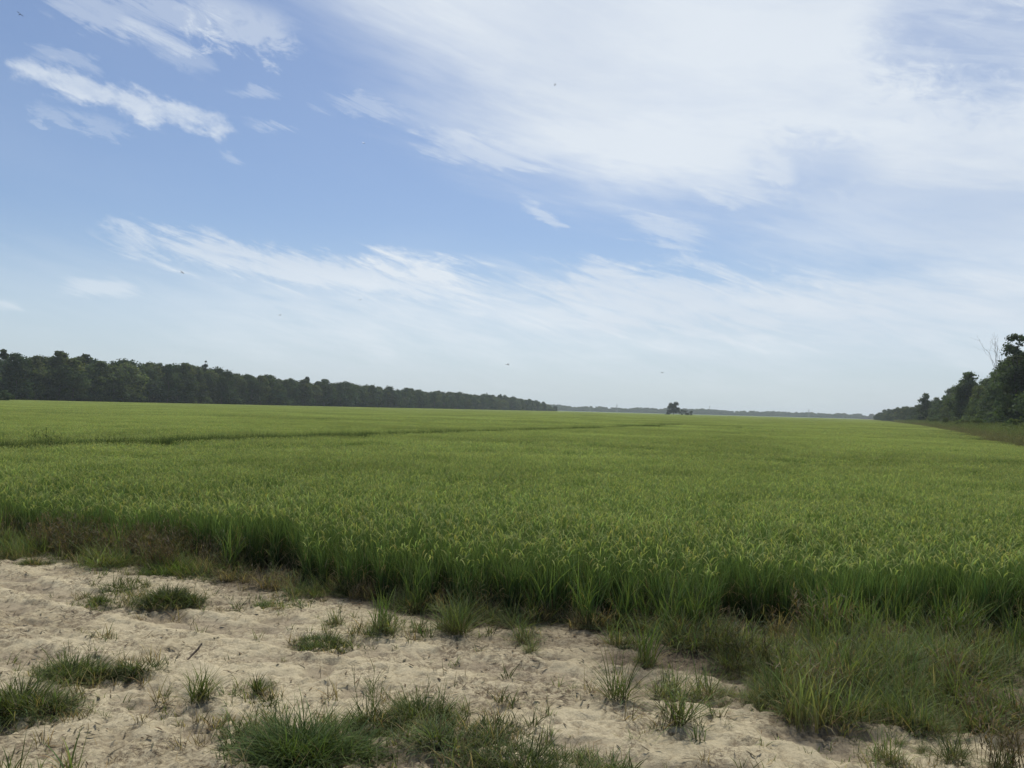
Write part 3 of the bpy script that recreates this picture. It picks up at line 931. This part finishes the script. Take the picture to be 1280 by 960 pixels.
# long wood on the left: front rank of trees, heights following the photo's skyline
SKY_L = [(-160, 428), (-60, 438), (0, 441), (30, 446), (75, 441), (130, 449), (200, 452), (250, 457), (300, 466), (345, 472), (375, 475), (430, 477), (480, 483), (520, 488), (560, 489), (600, 493), (640, 496), (680, 503), (700, 512)]
d = LW1 - LW0; Lw = np.linalg.norm(d); dn = d / Lw; nn = np.array([-dn[1], dn[0]])


def column(p):
    """photo column of the bearing of a ground point"""
    v = RM.to_3x3().inverted() @ Vector((p[0], p[1], 0))
    return 640 + FPX * v.x / -v.z, 480 - FPX * v.y / -v.z


t = -120.; cnt = 0
wood = []
while t < Lw:
    wood.append((t, 0)); wood.append((t + U(2, 4), 1))
    t += 7.4 + max(0, t) * .0078
for (t, row) in wood:
    p = LW0 + dn * (t + U(-1.5, 1.5)) + nn * (3 + row * 8 + U(-2.5, 2.5))
    px, hy = column(p)
    Hwant = (hy - np.interp(px, [a for a, b in SKY_L], [b for a, b in SKY_L])) * p[1] / FPX + 2.4
    Hwant = max(7.5, Hwant * U(.72, 1.07))
    k = rng.integers(0, len(FAR_T))
    pine = row == 1 and U(0, 1) < .16
    ms = PINE_T[rng.integers(0, 2)] if pine else FAR_T[k]
    s = Hwant / (17 if pine else 15) * (1.06 if pine else 1)
    r = plant_tree('pine_tree' if pine else 'broadleaf_tree', ms, (p[0], p[1], 0), max(s, .8) * U(.85, 1.35), sz=s)
    if pine: tag(r, 'pine with a ragged top poking above the long wood left of the field', 'tree', 'pines in the long left wood')
    else: tag(r, 'dark broadleaf tree in the long wood along the left of the field', 'tree', 'broadleaf trees of the long left wood')
p = LW0 + dn * 92 + nn * 8
px_, hy_ = column(far(250, 430)); p = far(250, 470)
r = plant_tree('pine_tree', PINE_T[0], (p[0] + 2, p[1], 0), 1.25, sz=(hy_ - 450) * 470 / FPX / 17 + .1)
tag(r, 'pine that stands highest above the middle of the long left wood', 'tree')
b = far(6, 262); r = plant_tree('bush', BUSH_T[0], (b[0], b[1], 0), 1.25)
tag(r, 'rounded bush before the long wood at the left edge of the photo', 'bush')

# undergrowth closing the foot of both woods
ux, uy, us = [], [], []
for k in range(330):
    t = U(-120, Lw); p = LW0 + dn * t + nn * U(-1, 14)
    ux.append(p[0]); uy.append(p[1]); us.append(U(.9, 1.9))
RW = np.array([[58, 62], [75, 100], [102, 160], [150, 270], [226, 443], [379, 840], [420, 930]])       # front of the right-hand wood
for k in range(190):
    yy = 70 + (840 - 70) * U(0, 1) ** 1.6
    ux.append(np.interp(yy, RW[:, 1], RW[:, 0]) + U(2, 12) + (0 if yy < 440 else 4)); uy.append(yy); us.append(U(.8, 1.7))
ux, uy, us = map(np.array, (ux, uy, us)); n = len(ux)
tag(scatter('undergrowth', [[src(m[1]) for m in BUSH_T[:2]]], [(np.stack([ux, uy, np.zeros(n)], 1), U(0, TAU, n), us, .02)]), 'dark tangled undergrowth closing the foot of the woods', 'undergrowth', kind='stuff')

# the depth of the left wood behind its two front ranks
n = 620
t = -120 + (Lw + 120) * U(0, 1, n) ** 1.25
pp = LW0[None] + dn[None] * t[:, None] + nn[None] * U(13, 50, n)[:, None]
hw = []
for q in pp:
    px, hy = column(q)
    hw.append(max(7, ((hy - np.interp(px, [a for a, b in SKY_L], [b for a, b in SKY_L])) * q[1] / FPX + 2.0) * U(.78, .98)))
hw = np.array(hw)
tag(scatter('wood_interior', [[src(m[1]) for m in FAR_T]], [(np.stack([pp[:, 0], pp[:, 1], np.zeros(n)], 1), U(0, TAU, n), np.stack([np.full(n, 1.0), np.full(n, 1.0), hw / 15], 1), .0)]),
    'dark mass of trees behind the front ranks of the long left wood', 'wood', kind='stuff')

# right-hand wood
SKY_R = [(1093, 516), (1110, 512), (1130, 509), (1150, 508), (1160, 503), (1180, 496), (1195, 486), (1212, 480), (1230, 474), (1243, 468), (1255, 452), (1268, 432), (1280, 420), (1330, 395), (1420, 340)]
yy = 96.0; spots = []
while yy < 860:
    spots.append((yy, 0)); spots.append((yy + 3, 1))
    yy += 6.4 + (yy - 90) * .0115
for yy, row in spots:
    x0 = np.interp(yy, RW[:, 1], RW[:, 0]); p = np.array([x0 + 4 + row * 7 + U(-1.5, 1.5), yy + U(-2, 2)])
    px, hy = column(p)
    sky = np.interp(px, [a for a, b in SKY_R], [b for a, b in SKY_R])
    H = (hy - sky) * p[1] / FPX + 2.2
    H = min(max(6, H * (U(.72, .95) if row == 0 else U(.85, 1.10))), 21)
    ms = MID_T[rng.integers(0, len(MID_T))] if yy < 480 else FAR_T[rng.integers(0, len(FAR_T))]
    s = H / 15
    r = plant_tree('broadleaf_tree', ms, (p[0], p[1], 0), max(s, .75) * U(.92, 1.1), sz=s)
    if yy < 470: tag(r, 'dark broadleaf tree in the nearer wood at the right edge', 'tree', 'broadleaf trees of the right wood')
    else: tag(r, 'bluish distant broadleaf tree in the low block left of the right wood', 'tree', 'trees of the distant right block')


def crown_at(px, top, Y, wid, n, size, gap, label, name='broadleaf_tree', low=.15, lobes=34):
    p = far(px, Y); _, hy = column(p)
    H = (hy - top) * Y / FPX + CAM_H
    r = plant_tree(name, tree_meshes(H, wid, low, n, size, lobes, gap, (.064, .096, .044)), (p[0], p[1], 0), 1.0)
    return tag(r, label, 'tree')


crown_at(1270, 415, 168, 9.5, 5600, .32, .3, 'tallest tree in view, its airy crown cut by the right edge')
crown_at(1211, 467, 262, 11, 6500, .38, .15, 'tree with a flat topped crown jutting above the right wood')
crown_at(1157, 493, 400, 9, 2600, .42, .22, 'spindly tree with an open crown at the left end of the right wood')


# bare dead tree
def dead_tree(H):
    lst = []; bra = []

    def grow(p, dr, L_, r, depth, out):
        q = p + dr * L_
        out.append(limb(p, q, r, r * .6, 5, .04))
        if depth == 0: return
        for k in range(2 if depth < 3 else 3):
            nd = dr + rng.normal(0, .42, 3); nd[2] = abs(nd[2]) * .7 + .35; nd /= np.linalg.norm(nd)
            s0 = p + dr * L_ * U(.55, 1.0)
            grow(s0, nd, L_ * U(.5, .8), r * .55, depth - 1, bra)
    grow(np.array([0, 0, -.2]), np.array([-.10, 0, 1.]), H * .62, .17, 4, lst)
    return lst, bra


p = far(1248, 214); _, hy = column(p)
rng = np.random.default_rng(21); U = rng.uniform
l_, b_ = dead_tree((hy - 437) * 214 / FPX + 1)
r = empty('dead_tree', (p[0], p[1], 0))
link('trunk', tubes_mesh('trunk', l_, DEADWOOD, 6), r); link('branches', tubes_mesh('branches', b_, DEADWOOD, 5), r)
tag(r, 'bare dead tree with grey forked branches above the right wood', 'tree')

# brush between the rice and the right-hand wood
n = 2000
yy = 50 + 420 * U(0, 1, n) ** 1.7
xa = np.interp(yy, RB[:, 1], RB[:, 0]); xb = np.interp(yy, RW[:, 1], RW[:, 0]) + 3
fr = U(0.02, 1, n); fr[::5] *= .2
xx = xa + (xb - xa) * fr
SRC_BR1 = [src(blade_mesh('brush_weed', weed(1.6, 1.3, 90, (GW0, (.10, .128, .052), (.15, .178, .075)), 2.0) + turf(1.6, 1.0, 300, (GW0, (.10, .13, .05), (.14, .17, .07)), .15), GRASS)) for k in range(3)]
SRC_BR2 = [src(blade_mesh('brush_dry', weed(1.5, 1.2, 100, (GW0, (.125, .125, .066), (.18, .172, .095)), 2.0), GRASS)) for k in range(2)]
m_ = (U(0, 1, n) < .94) & ((xx - xa) > (.02 + .14 * U(0, 1, n)) * (xb - xa))
mk = lambda a, b_, lo, hi: (np.stack([a, b_, np.zeros(len(a))], 1), U(0, TAU, len(a)), U(lo, hi, len(a)), .05)
tag(scatter('rough_weeds', [SRC_BR1, SRC_BR2], [mk(xx[m_], yy[m_], 1.15, 1.9), mk(xx[~m_], yy[~m_], .95, 1.5)]), 'rough green and brown weeds between the rice and the right wood', 'weeds', kind='stuff')
for k in range(74):
    yy_ = 60 + 300 * (k / 73) ** 1.6
    a, b_ = np.interp(yy_, RB[:, 1], RB[:, 0]), np.interp(yy_, RW[:, 1], RW[:, 0])
    f = U(.15, .95)
    r = plant_tree('bush', BUSH_T[k % 3], (a + (b_ - a) * f, yy_, 0), U(.6, 1.05), sz=U(.55, .92))
    tag(r, 'leafy green bush in the rough strip before the right wood', 'bush', 'bushes before the right wood')

# clump standing alone in the middle of the far field
Yc = 760
rng = np.random.default_rng(8); U = rng.uniform
p = far(842, Yc); _, hy = column(p)
Ht = (hy - 503.5) * Yc / FPX + CAM_H
lobes_ = np.array([(-2.6, 0, .86 * Ht, 2.2), (-3.6, .5, .66 * Ht, 2.0), (2.2, 0, .93 * Ht, 2.4), (1.0, .4, .70 * Ht, 1.8), (3.4, -.6, .55 * Ht, 1.7), (-.8, 0, .52 * Ht, 2.0), (0, 0, .38 * Ht, 2.6), (-1.3, 0, .76 * Ht, 1.8), (.6, 0, .84 * Ht, 1.6), (2.4, 0, .36 * Ht, 2.4), (-2.6, 0, .36 * Ht, 2.2)])
cs, ns_, ss, tt = [], [], [], []
for lx, ly, lz, lr in lobes_:
    m = 300; dd = rng.normal(0, 1, (m, 3)); dd /= np.linalg.norm(dd, axis=1, keepdims=True)
    cs.append(np.array([lx, ly, lz]) + dd * lr * U(.1, 1.35, (m, 1)) * np.array([1, 1, .7])); ns_.append(dd + [0, 0, .5]); ss.append(U(.35, .7, m)); tt.append(np.tile(np.array([.036, .05, .028]), (m, 1)) * U(.8, 1.2, (m, 1)))
V, F, T = leafclumps(np.vstack(cs), np.vstack(ns_), np.concatenate(ss), np.vstack(tt))
r = empty('broadleaf_tree', (p[0], p[1], 0))
link('crown', mesh_np('crown', V, [F], TREE, T), r)
link('trunk', tubes_mesh('trunk', [limb((0, 0, -.2), (-.4, 0, .6 * Ht), .35, .2, 5, .01)] + [limb((-.3, 0, .35 * Ht), lb[:3], .16, .06, 4, .03) for lb in lobes_], BARK, 6), r)
tag(r, 'ragged open tree rising from the lone clump in mid field', 'tree')
for k, (px, top, wd) in enumerate(((836, 512.5, 8), (849, 509.5, 9.5), (857, 512, 9.5), (864, 514, 8))):
    p = far(px, Yc + 4 * k); _, hy = column(p)
    H = (hy - top) * Yc / FPX + CAM_H
    r = plant_tree('bush', tree_meshes(H, wd, .02, 420, .42, 10, 0, (.036, .05, .028)), (p[0], p[1], 0))
    tag(r, ['small bush at the left foot of the ragged mid field tree', 'tallest bush beside the ragged mid field tree', 'second bush to the right of the ragged mid field tree', 'lowest bush at the right end of the lone mid field clump'][k], 'bush')

# far wood closing the horizon
n = 560
az0, az1 = math.atan((560 - 640) / FPX), math.atan((1190 - 640) / FPX)
az = U(az0, az1, n); dd = 2180 + U(0, 120, n)
xx, yy = np.sin(az) / np.cos(az) * dd, dd
px = 640 + FPX * np.tan(az)
hh = np.interp(px, [640, 700, 780, 860, 960, 1060, 1200], [15, 15.5, 14, 14, 13, 12.5, 12]) * (.72 + .5 * fbm(px * .06, px * 0, 3)) * U(.85, 1.12, n)
az2 = np.linspace(az0, az1, 420); n2 = len(az2)
low_ = (np.stack([np.tan(az2) * 2175, np.full(n2, 2175.), np.zeros(n2)], 1), U(0, TAU, n2), np.stack([np.full(n2, 1.6), np.full(n2, 1.6), U(.52, .66, n2)], 1), .0)
tag(scatter('far_wood', [[src(m[1]) for m in FAR_T], [src(m[1]) for m in FAR_T]], [(np.stack([xx, yy, np.zeros(n)], 1), U(0, TAU, n), np.stack([np.full(n, 1.5), np.full(n, 1.5), hh / 15], 1), .0), low_]),
    'low bluish wood running along the whole far horizon', 'wood', kind='stuff')


# pylons and a pole far off
def bar(p, q, r):
    return [np.array(p, float), np.array(q, float)], [r, r]


def pylon(px, top, Y, label):
    p = far(px, Y); _, hy = column(p)
    H = (hy - top) * Y / FPX + CAM_H
    r = empty('power_pylon', (p[0], p[1], 0), .25)
    w = H * .09
    leg = []
    for sx in (-1, 1):
        for sy in (-1, 1):
            leg.append(bar((sx * w, sy * w, 0), (sx * .5, sy * .5, H * .62), .16)); leg.append(bar((sx * .5, sy * .5, H * .62), (sx * .12, sy * .12, H), .13))
    for k in range(7):
        z0, z1 = H * k / 11.3, H * (k + 1) / 11.3
        a0 = w + (.5 - w) * z0 / (H * .62); a1 = w + (.5 - w) * z1 / (H * .62)
        for sy in (-1, 1):
            leg.append(bar((-a0, sy * a0, z0), (a1, sy * a1, z1), .07)); leg.append(bar((a0, sy * a0, z0), (-a1, sy * a1, z1), .07))
    link('lattice_mast', tubes_mesh('lattice_mast', leg, STEEL, 4), r)
    for z in (.66, .8):
        link('cross_arm', tubes_mesh('cross_arm', [bar((-H * .14, 0, H * z), (H * .14, 0, H * z), .17), bar((-H * .14, 0, H * z), (0, 0, H * (z + .06)), .09), bar((H * .14, 0, H * z), (0, 0, H * (z + .06)), .09)], STEEL, 4), r)
    return tag(r, label, 'pylon', None)


pylon(771, 504.5, 2120, 'faint grey pylon on the horizon left of the lone mid field clump')
pylon(1011, 511, 2120, 'faint grey pylon on the horizon right of the lone mid field clump')
p = far(887, 1500); _, hy = column(p)
H = (hy - 507.5) * 1500 / FPX + CAM_H
r = empty('utility_pole', (p[0], p[1], 0))
link('post', tubes_mesh('post', [([(0, 0, 0), (0, 0, H)], [.42, .28])], DEADWOOD, 8), r)
link('cross_arm', tubes_mesh('cross_arm', [bar((-1.6, 0, H * .93), (1.6, 0, H * .93), .16)], DEADWOOD, 5), r)
tag(r, 'thin pale pole standing just right of the lone mid field clump', 'pole')


# ------------------------------------------------------------------ insects on the wing
def insect_mesh():
    V, F, o = [], [], 0
    v, f = tube([(0, -.022, 0), (0, -.016, .001), (0, 0, 0), (0, .035, -.002), (0, .045, -.003)], [.0015, .0045, .004, .0018, .001], 6)
    V.append(v); F4 = [f]; o = len(v)
    for sx in (-1, 1):
        for y0, y1 in ((-.006, -.014), (.002, .012)):
            for dz in (0, .0006):
                V.append(np.array([(0, y0, .004 + dz), (sx * .02, y0 + (y1 - y0) * .5 - .004, .008 + dz), (sx * .042, y1, .010 + dz), (sx * .02, y1 + .004, .008 + dz)]))
                F4.append(np.array([[o, o + 1, o + 2, o + 3]])); o += 4
    return mesh_np('dragonfly', np.vstack(V), [np.vstack(F4)], INSECT)


im = insect_mesh()
for px, py, Y, lab in ((25, 18, 9, 'dragonfly flying highest, in the top left corner of the sky'), (455, 179, 15, 'tiny dragonfly in the blue gap left of the big white cloud'), (228, 341, 12, 'dark dragonfly against the long cloud band at the left'),
                       (635, 456, 12, 'dragonfly flying low over the right end of the long left wood'), (828, 466, 16, 'tiny dragonfly above the lone clump in mid field'), (350, 394, 17, 'faint dragonfly under the left half of the long cloud band'),
                       (694, 106, 18, 'faint dragonfly against the big white cloud'), (450, 375, 15, 'tiny dragonfly inside the long cloud band')):
    dr = ray(px, py); k = Y / dr.y
    o = link('dragonfly', im); o.location = Vector((0, 0, CAM_H)) + dr * k; o.rotation_euler = (U(-.3, .3), U(-.5, .5), U(0, TAU))
    tag(o, lab, 'insect', 'dragonflies over the field')

# ------------------------------------------------------------------ haze, sky, sun
m, nt, N, L = new_mat('haze')
pv = N.new('ShaderNodeVolumePrincipled'); pv.inputs['Color'].default_value = (.84, .92, 1, 1)
pv.inputs['Density'].default_value = .00015; pv.inputs['Anisotropy'].default_value = .35
out = N.new('ShaderNodeOutputMaterial'); L.new(pv.outputs[0], out.inputs['Volume'])
h0, zb, zt = 7400, -1.4, 42
V = np.array([(x, y, z) for z in (zb, zt) for y in (-h0, h0) for x in (-h0, h0)])
F = np.array([(0, 2, 3, 1), (4, 5, 7, 6), (0, 1, 5, 4), (2, 6, 7, 3), (0, 4, 6, 2), (1, 3, 7, 5)])
tag(link('haze', mesh_np('haze', V, [F], m)), 'thin pale summer haze over the whole field', 'haze', kind='stuff')

SUN_EL, SUN_AZ = R(60), R(6)
w = bpy.data.worlds.new('World'); sc.world = w; w.use_nodes = True
nt = w.node_tree; N, L = nt.nodes, nt.links; N.clear()


class X_:
    """a number in the node tree"""
    def __init__(s, k): s.k = k

    @staticmethod
    def op(o, *a, clamp=False):
        n = N.new('ShaderNodeMath'); n.operation = o; n.use_clamp = clamp
        for i, v in enumerate(a):
            if isinstance(v, X_): L.new(v.k, n.inputs[i])
            else: n.inputs[i].default_value = v
        return X_(n.outputs[0])
    def __add__(s, o): return X_.op('ADD', s, o)
    __radd__ = __add__
    def __sub__(s, o): return X_.op('SUBTRACT', s, o)
    def __rsub__(s, o): return X_.op('SUBTRACT', o, s)
    def __mul__(s, o): return X_.op('MULTIPLY', s, o)
    __rmul__ = __mul__
    def __truediv__(s, o): return X_.op('DIVIDE', s, o)
    def __rtruediv__(s, o): return X_.op("DIVIDE", o, s)
    def abs(s): return X_.op('ABSOLUTE', s)


def smooth(a, b, x):
    n = N.new('ShaderNodeMapRange'); n.interpolation_type = 'SMOOTHSTEP'
    L.new(x.k, n.inputs['Value'])
    n.inputs['From Min'].default_value, n.inputs['From Max'].default_value = (a, b) if a < b else (b, a)
    n.inputs['To Min'].default_value, n.inputs['To Max'].default_value = (0, 1) if a < b else (1, 0)
    return X_(n.outputs['Result'])


def mx(a, b): return X_.op('MAXIMUM', a, b)


def screen(a, b): return 1 - (1 - a) * (1 - b)


tc = N.new('ShaderNodeTexCoord')
sx = N.new('ShaderNodeSeparateXYZ'); L.new(tc.outputs['Generated'], sx.inputs[0])
dx, dy, dz = (X_(sx.outputs[i]) for i in range(3))
az_, el_ = X_.op('ARCTAN2', dx, dy), X_.op('ARCSINE', dz)


def noise(cx, cy, scale, detail=6, rough=.55, seed=0., lac=2.0, dist=0.):
    c = N.new('ShaderNodeCombineXYZ'); L.new(cx.k, c.inputs[0]); L.new(cy.k, c.inputs[1]); c.inputs[2].default_value = seed
    n = N.new('ShaderNodeTexNoise'); n.inputs['Scale'].default_value = scale; n.inputs['Detail'].default_value = detail
    n.inputs['Roughness'].default_value = rough; n.inputs['Lacunarity'].default_value = lac; n.inputs['Distortion'].default_value = dist
    L.new(c.outputs[0], n.inputs['Vector'])
    return X_(n.outputs['Fac'])


def ae(px, py):
    v = ray(px, py)
    return math.atan2(v.x, v.y), math.asin(v.z)


# cloud-layer coordinates: streaks lie along one wind direction and crowd together towards the horizon
k_ = 1 / (el_ + .16)
ga, gb = az_ * k_, k_
ca, sa = math.cos(.35), math.sin(.35)
along, across = ga * ca + gb * sa, gb * ca - ga * sa
wisp = noise(along * .55, across * 1.9, 1.6, 9, .62, 0., dist=.3)
puff = noise(along * 1.0, across * 1.5, 3.2, 8, .6, 4.)
soft = noise(ga, gb, .9, 5, .5, 9.)
ua, ub = az_ * .96 + el_ * -.28, el_ * .96 + az_ * .28           # wind direction seen flat
streak = noise(ua * 1.2, ub * 6.0, 3.2, 8, .62, 2., dist=.4)
curl = noise(ua * 8, ub * 14, 4.0, 6, .6, 6.)
fine = noise(ua * 5, ub * 11, 5.0, 8, .68, 12., dist=.5)
fib = noise(ua * 2.2 + ub * .4, ub * 15, 4.0, 9, .66, 15., dist=.6)


def seg(p, q, wd, fade=.25, warp=.5, nz=None, ero=1.5):
    """ragged cloud bar between two bearings: a soft spindle eaten into by noise"""
    (a0, e0), (a1, e1) = ae(*p), ae(*q)
    Ls = math.hypot(a1 - a0, e1 - e0); c, s_ = (a1 - a0) / Ls, (e1 - e0) / Ls
    A, B = az_ - a0, el_ - e0
    t = (A * c + B * s_) / Ls; nrm = (B * c - A * s_) / (wd / FPX)
    nrm = nrm + (fine - .5) * (2 * warp)
    m = smooth(1.3, 0, nrm.abs()) * smooth(-.05, fade + .1, t) * smooth(1.05, .9 - fade, t)
    return smooth(.22, 1.05, m + ((nz or wisp) - .5) * (2 * ero) * smooth(0, .25, m))


def half(p, q, blur, warp, nz):
    """soft edge: 1 above the line p-q"""
    (a0, e0), (a1, e1) = ae(*p), ae(*q)
    Ls = math.hypot(a1 - a0, e1 - e0); c, s_ = (a1 - a0) / Ls, (e1 - e0) / Ls
    nrm = ((el_ - e0) * c - (az_ - a0) * s_) * (FPX / blur) + (nz - .5) * (2 * warp)
    return smooth(-1, 1, nrm)


# big bright mass, upper right
dn_ = (fib - .5) * .8 + (wisp - .5)
A1 = half((420, -20), (640, 190), 105, 1.0, wisp + (fib - .5) * .25) * half((520, 212), (1000, 262), 70, .9, wisp + (fib - .5) * .40)
A2 = half((820, 250), (1290, 420), 90, 1.3, streak + (fib - .5) * .5) * smooth(ae(760, 200)[0], ae(1000, 200)[0], az_)
big = mx(A1, A2 * .7) * (.84 + .70 * (wisp - .5) + .16 * (fib - .5)) * (.66 + .42 * soft + .28 * wisp)
big = X_.op('MULTIPLY', big, 1.12, clamp=True)
hole = seg((1040, -20), (1400, 100), 105, .3, .9, wisp, .5)
big = big * (1 - .62 * hole * (.75 + .4 * smooth(.68, .32, fib))) * (1 - .4 * seg((880, 215), (1160, 205), 60, .35, .9, wisp, .5))
# long band low down
B1 = half((90, 280), (660, 340), -20, 1.1, streak + (fib - .5) * 1.0)
B1b = half((560, 352), (1290, 335), -38, 1.4, wisp + (fib - .5) * .9)
B2 = half((60, 440), (1290, 455), 55, .8, streak)
lft = smooth(ae(80, 330)[0], ae(480, 330)[0], az_)
band = X_.op('MINIMUM', B1, B1b) * B2 * (.18 + .82 * lft) * X_.op('MULTIPLY', .62 + 1.1 * (streak - .5) + .9 * (fib - .5) + .6 * (puff - .5), 1.0, clamp=True)
spine = seg((95, 286), (660, 372), 30, .1, .9, fib, 1.4) * .75 + seg((400, 316), (660, 356), 22, .3, 1.0, fib, 1.6) * .7
core = seg((600, 365), (1140, 385), 62, .3, 1.0, fib, 1.3) * .6
# separate streaks
S1 = seg((-10, 72), (310, 168), 22, .14, .7, curl, 1.0) * (.55 + .9 * (fine - .3))
S2 = seg((20, -14), (300, 40), 34, .15, 1.0, fib, 1.6) * .38 + seg((200, -8), (400, 60), 40, .3, .9, fine, 1.2) * .5 + seg((130, 20), (280, 95), 18, .2, 1.0, fib, 1.4) * .25
S3 = seg((20, 55), (140, 90), 14, .3, 1., fib, 1.8) * .25 + seg((20, 128), (180, 172), 15, .3, 1.2, fine, 2.6) * .22 + seg((270, 110), (360, 119), 9, .4, 1.3, fib, 2.2) * .3
S4 = seg((285, 146), (385, 170), 8, .4, 1.3, fib, 2.4) * .35 + seg((370, 120), (540, 146), 17, .4, 1.1, fib, 2.0) * .3 + seg((490, 168), (720, 206), 26, .3, .9, fib, 1.5) * .55
S5 = seg((50, 358), (200, 362), 14, .3, .7, fib, 1.4) * .5 + seg((636, 244), (716, 290), 11, .3, 1.1, fib, 2.2) * .5 + seg((935, 185), (1005, 232), 22, .3, .6, fine, 1.2) * .6 + seg((850, 236), (990, 256), 17, .3, .8, fib, 1.4) * .55
S6 = seg((262, 184), (314, 208), 7, .4, 1.4, fib, 2.4) * .28 + seg((705, 323), (830, 348), 16, .25, .8, fib, 1.5) * .65 + seg((-40, 380), (40, 384), 10, .3, .7, fib, 1.4) * .45 + seg((750, 273), (915, 302), 22, .35, .9, fib, 1.5) * .45
S2b = seg((1000, 395), (1140, 385), 12, .3, .8, fib, 1.4) * .4
veil = smooth(.42, .85, soft) * .10
behind = smooth(.48, .7, wisp) * .7 * smooth(.2, -.3, dy)
cl = X_(S1.k)
front = smooth(-.05, .2, dy)
tot = big
for c in (band, spine, core, S1, S2, S2b, S3, S4, S5, S6): tot = screen(tot, X_.op('MINIMUM', c, 1.0))
tot = tot * front
tot = screen(screen(tot, veil), behind)
tot = X_.op('MULTIPLY', tot, 1.0, clamp=True)
low = smooth(.23, -.02, el_)

sky = N.new('ShaderNodeTexSky'); sky.sky_type = 'NISHITA'; sky.sun_disc = False
sky.sun_elevation, sky.sun_rotation = SUN_EL, SUN_AZ
sky.altitude = 30; sky.air_density = 1.0; sky.dust_density = 1.0; sky.ozone_density = 2.4
SKY_S = .095
scn = N.new('ShaderNodeVectorMath'); scn.operation = 'SCALE'; scn.inputs['Scale'].default_value = 1.0
tint_ = N.new('ShaderNodeVectorMath'); tint_.operation = 'MULTIPLY'; tint_.inputs[1].default_value = (.87, .915, .99)
L.new(sky.outputs[0], tint_.inputs[0]); L.new(tint_.outputs[0], scn.inputs[0])


def rgbmix(f, a, b):
    n = N.new('ShaderNodeMix'); n.data_type = 'RGBA'
    if isinstance(f, X_): L.new(f.k, n.inputs['Factor'])
    else: n.inputs['Factor'].default_value = f
    for nm, v in (('A', a), ('B', b)):
        if isinstance(v, tuple): n.inputs[nm].default_value = (*v, 1)
        else: L.new(v, n.inputs[nm])
    return n.outputs['Result']


CW = tuple(c / SKY_S for c in (.73, .785, .84))
HZ = tuple(c / SKY_S for c in (.54, .645, .745))
c = rgbmix(low * .70, scn.outputs[0], HZ)
CLOUD = rgbmix(smooth(.35, .65, soft), tuple(c_ / SKY_S for c_ in (.66, .72, .79)), CW)
c = rgbmix(tot * .92, c, CLOUD)
bg = N.new('ShaderNodeBackground'); bg.inputs['Strength'].default_value = SKY_S
L.new(c, bg.inputs['Color'])
wo = N.new('ShaderNodeOutputWorld'); L.new(bg.outputs[0], wo.inputs['Surface'])
w.cycles.sampling_method = 'MANUAL'; w.cycles.sample_map_resolution = 512

ld = bpy.data.lights.new('sun', 'SUN'); ld.energy = 3.4; ld.angle = R(12.0); ld.color = (1, .95, .85)
lo = bpy.data.objects.new('sun', ld); col.objects.link(lo)
sv = Vector((math.sin(SUN_AZ) * math.cos(SUN_EL), math.cos(SUN_AZ) * math.cos(SUN_EL), math.sin(SUN_EL)))
lo.rotation_euler = (-sv).to_track_quat('-Z', 'Y').to_euler(); lo.location = sv * 50

sc.view_settings.view_transform = 'Standard'; sc.view_settings.look = 'None'
sc.view_settings.exposure = .12; sc.view_settings.gamma = 1; sc.view_settings.use_curve_mapping = False
cy = sc.cycles
cy.max_bounces = 6; cy.diffuse_bounces = 3; cy.transmission_bounces = 3; cy.transparent_max_bounces = 4; cy.volume_bounces = 1
cy.use_denoising = True
try: cy.denoiser = 'OPENIMAGEDENOISE'
except Exception: pass
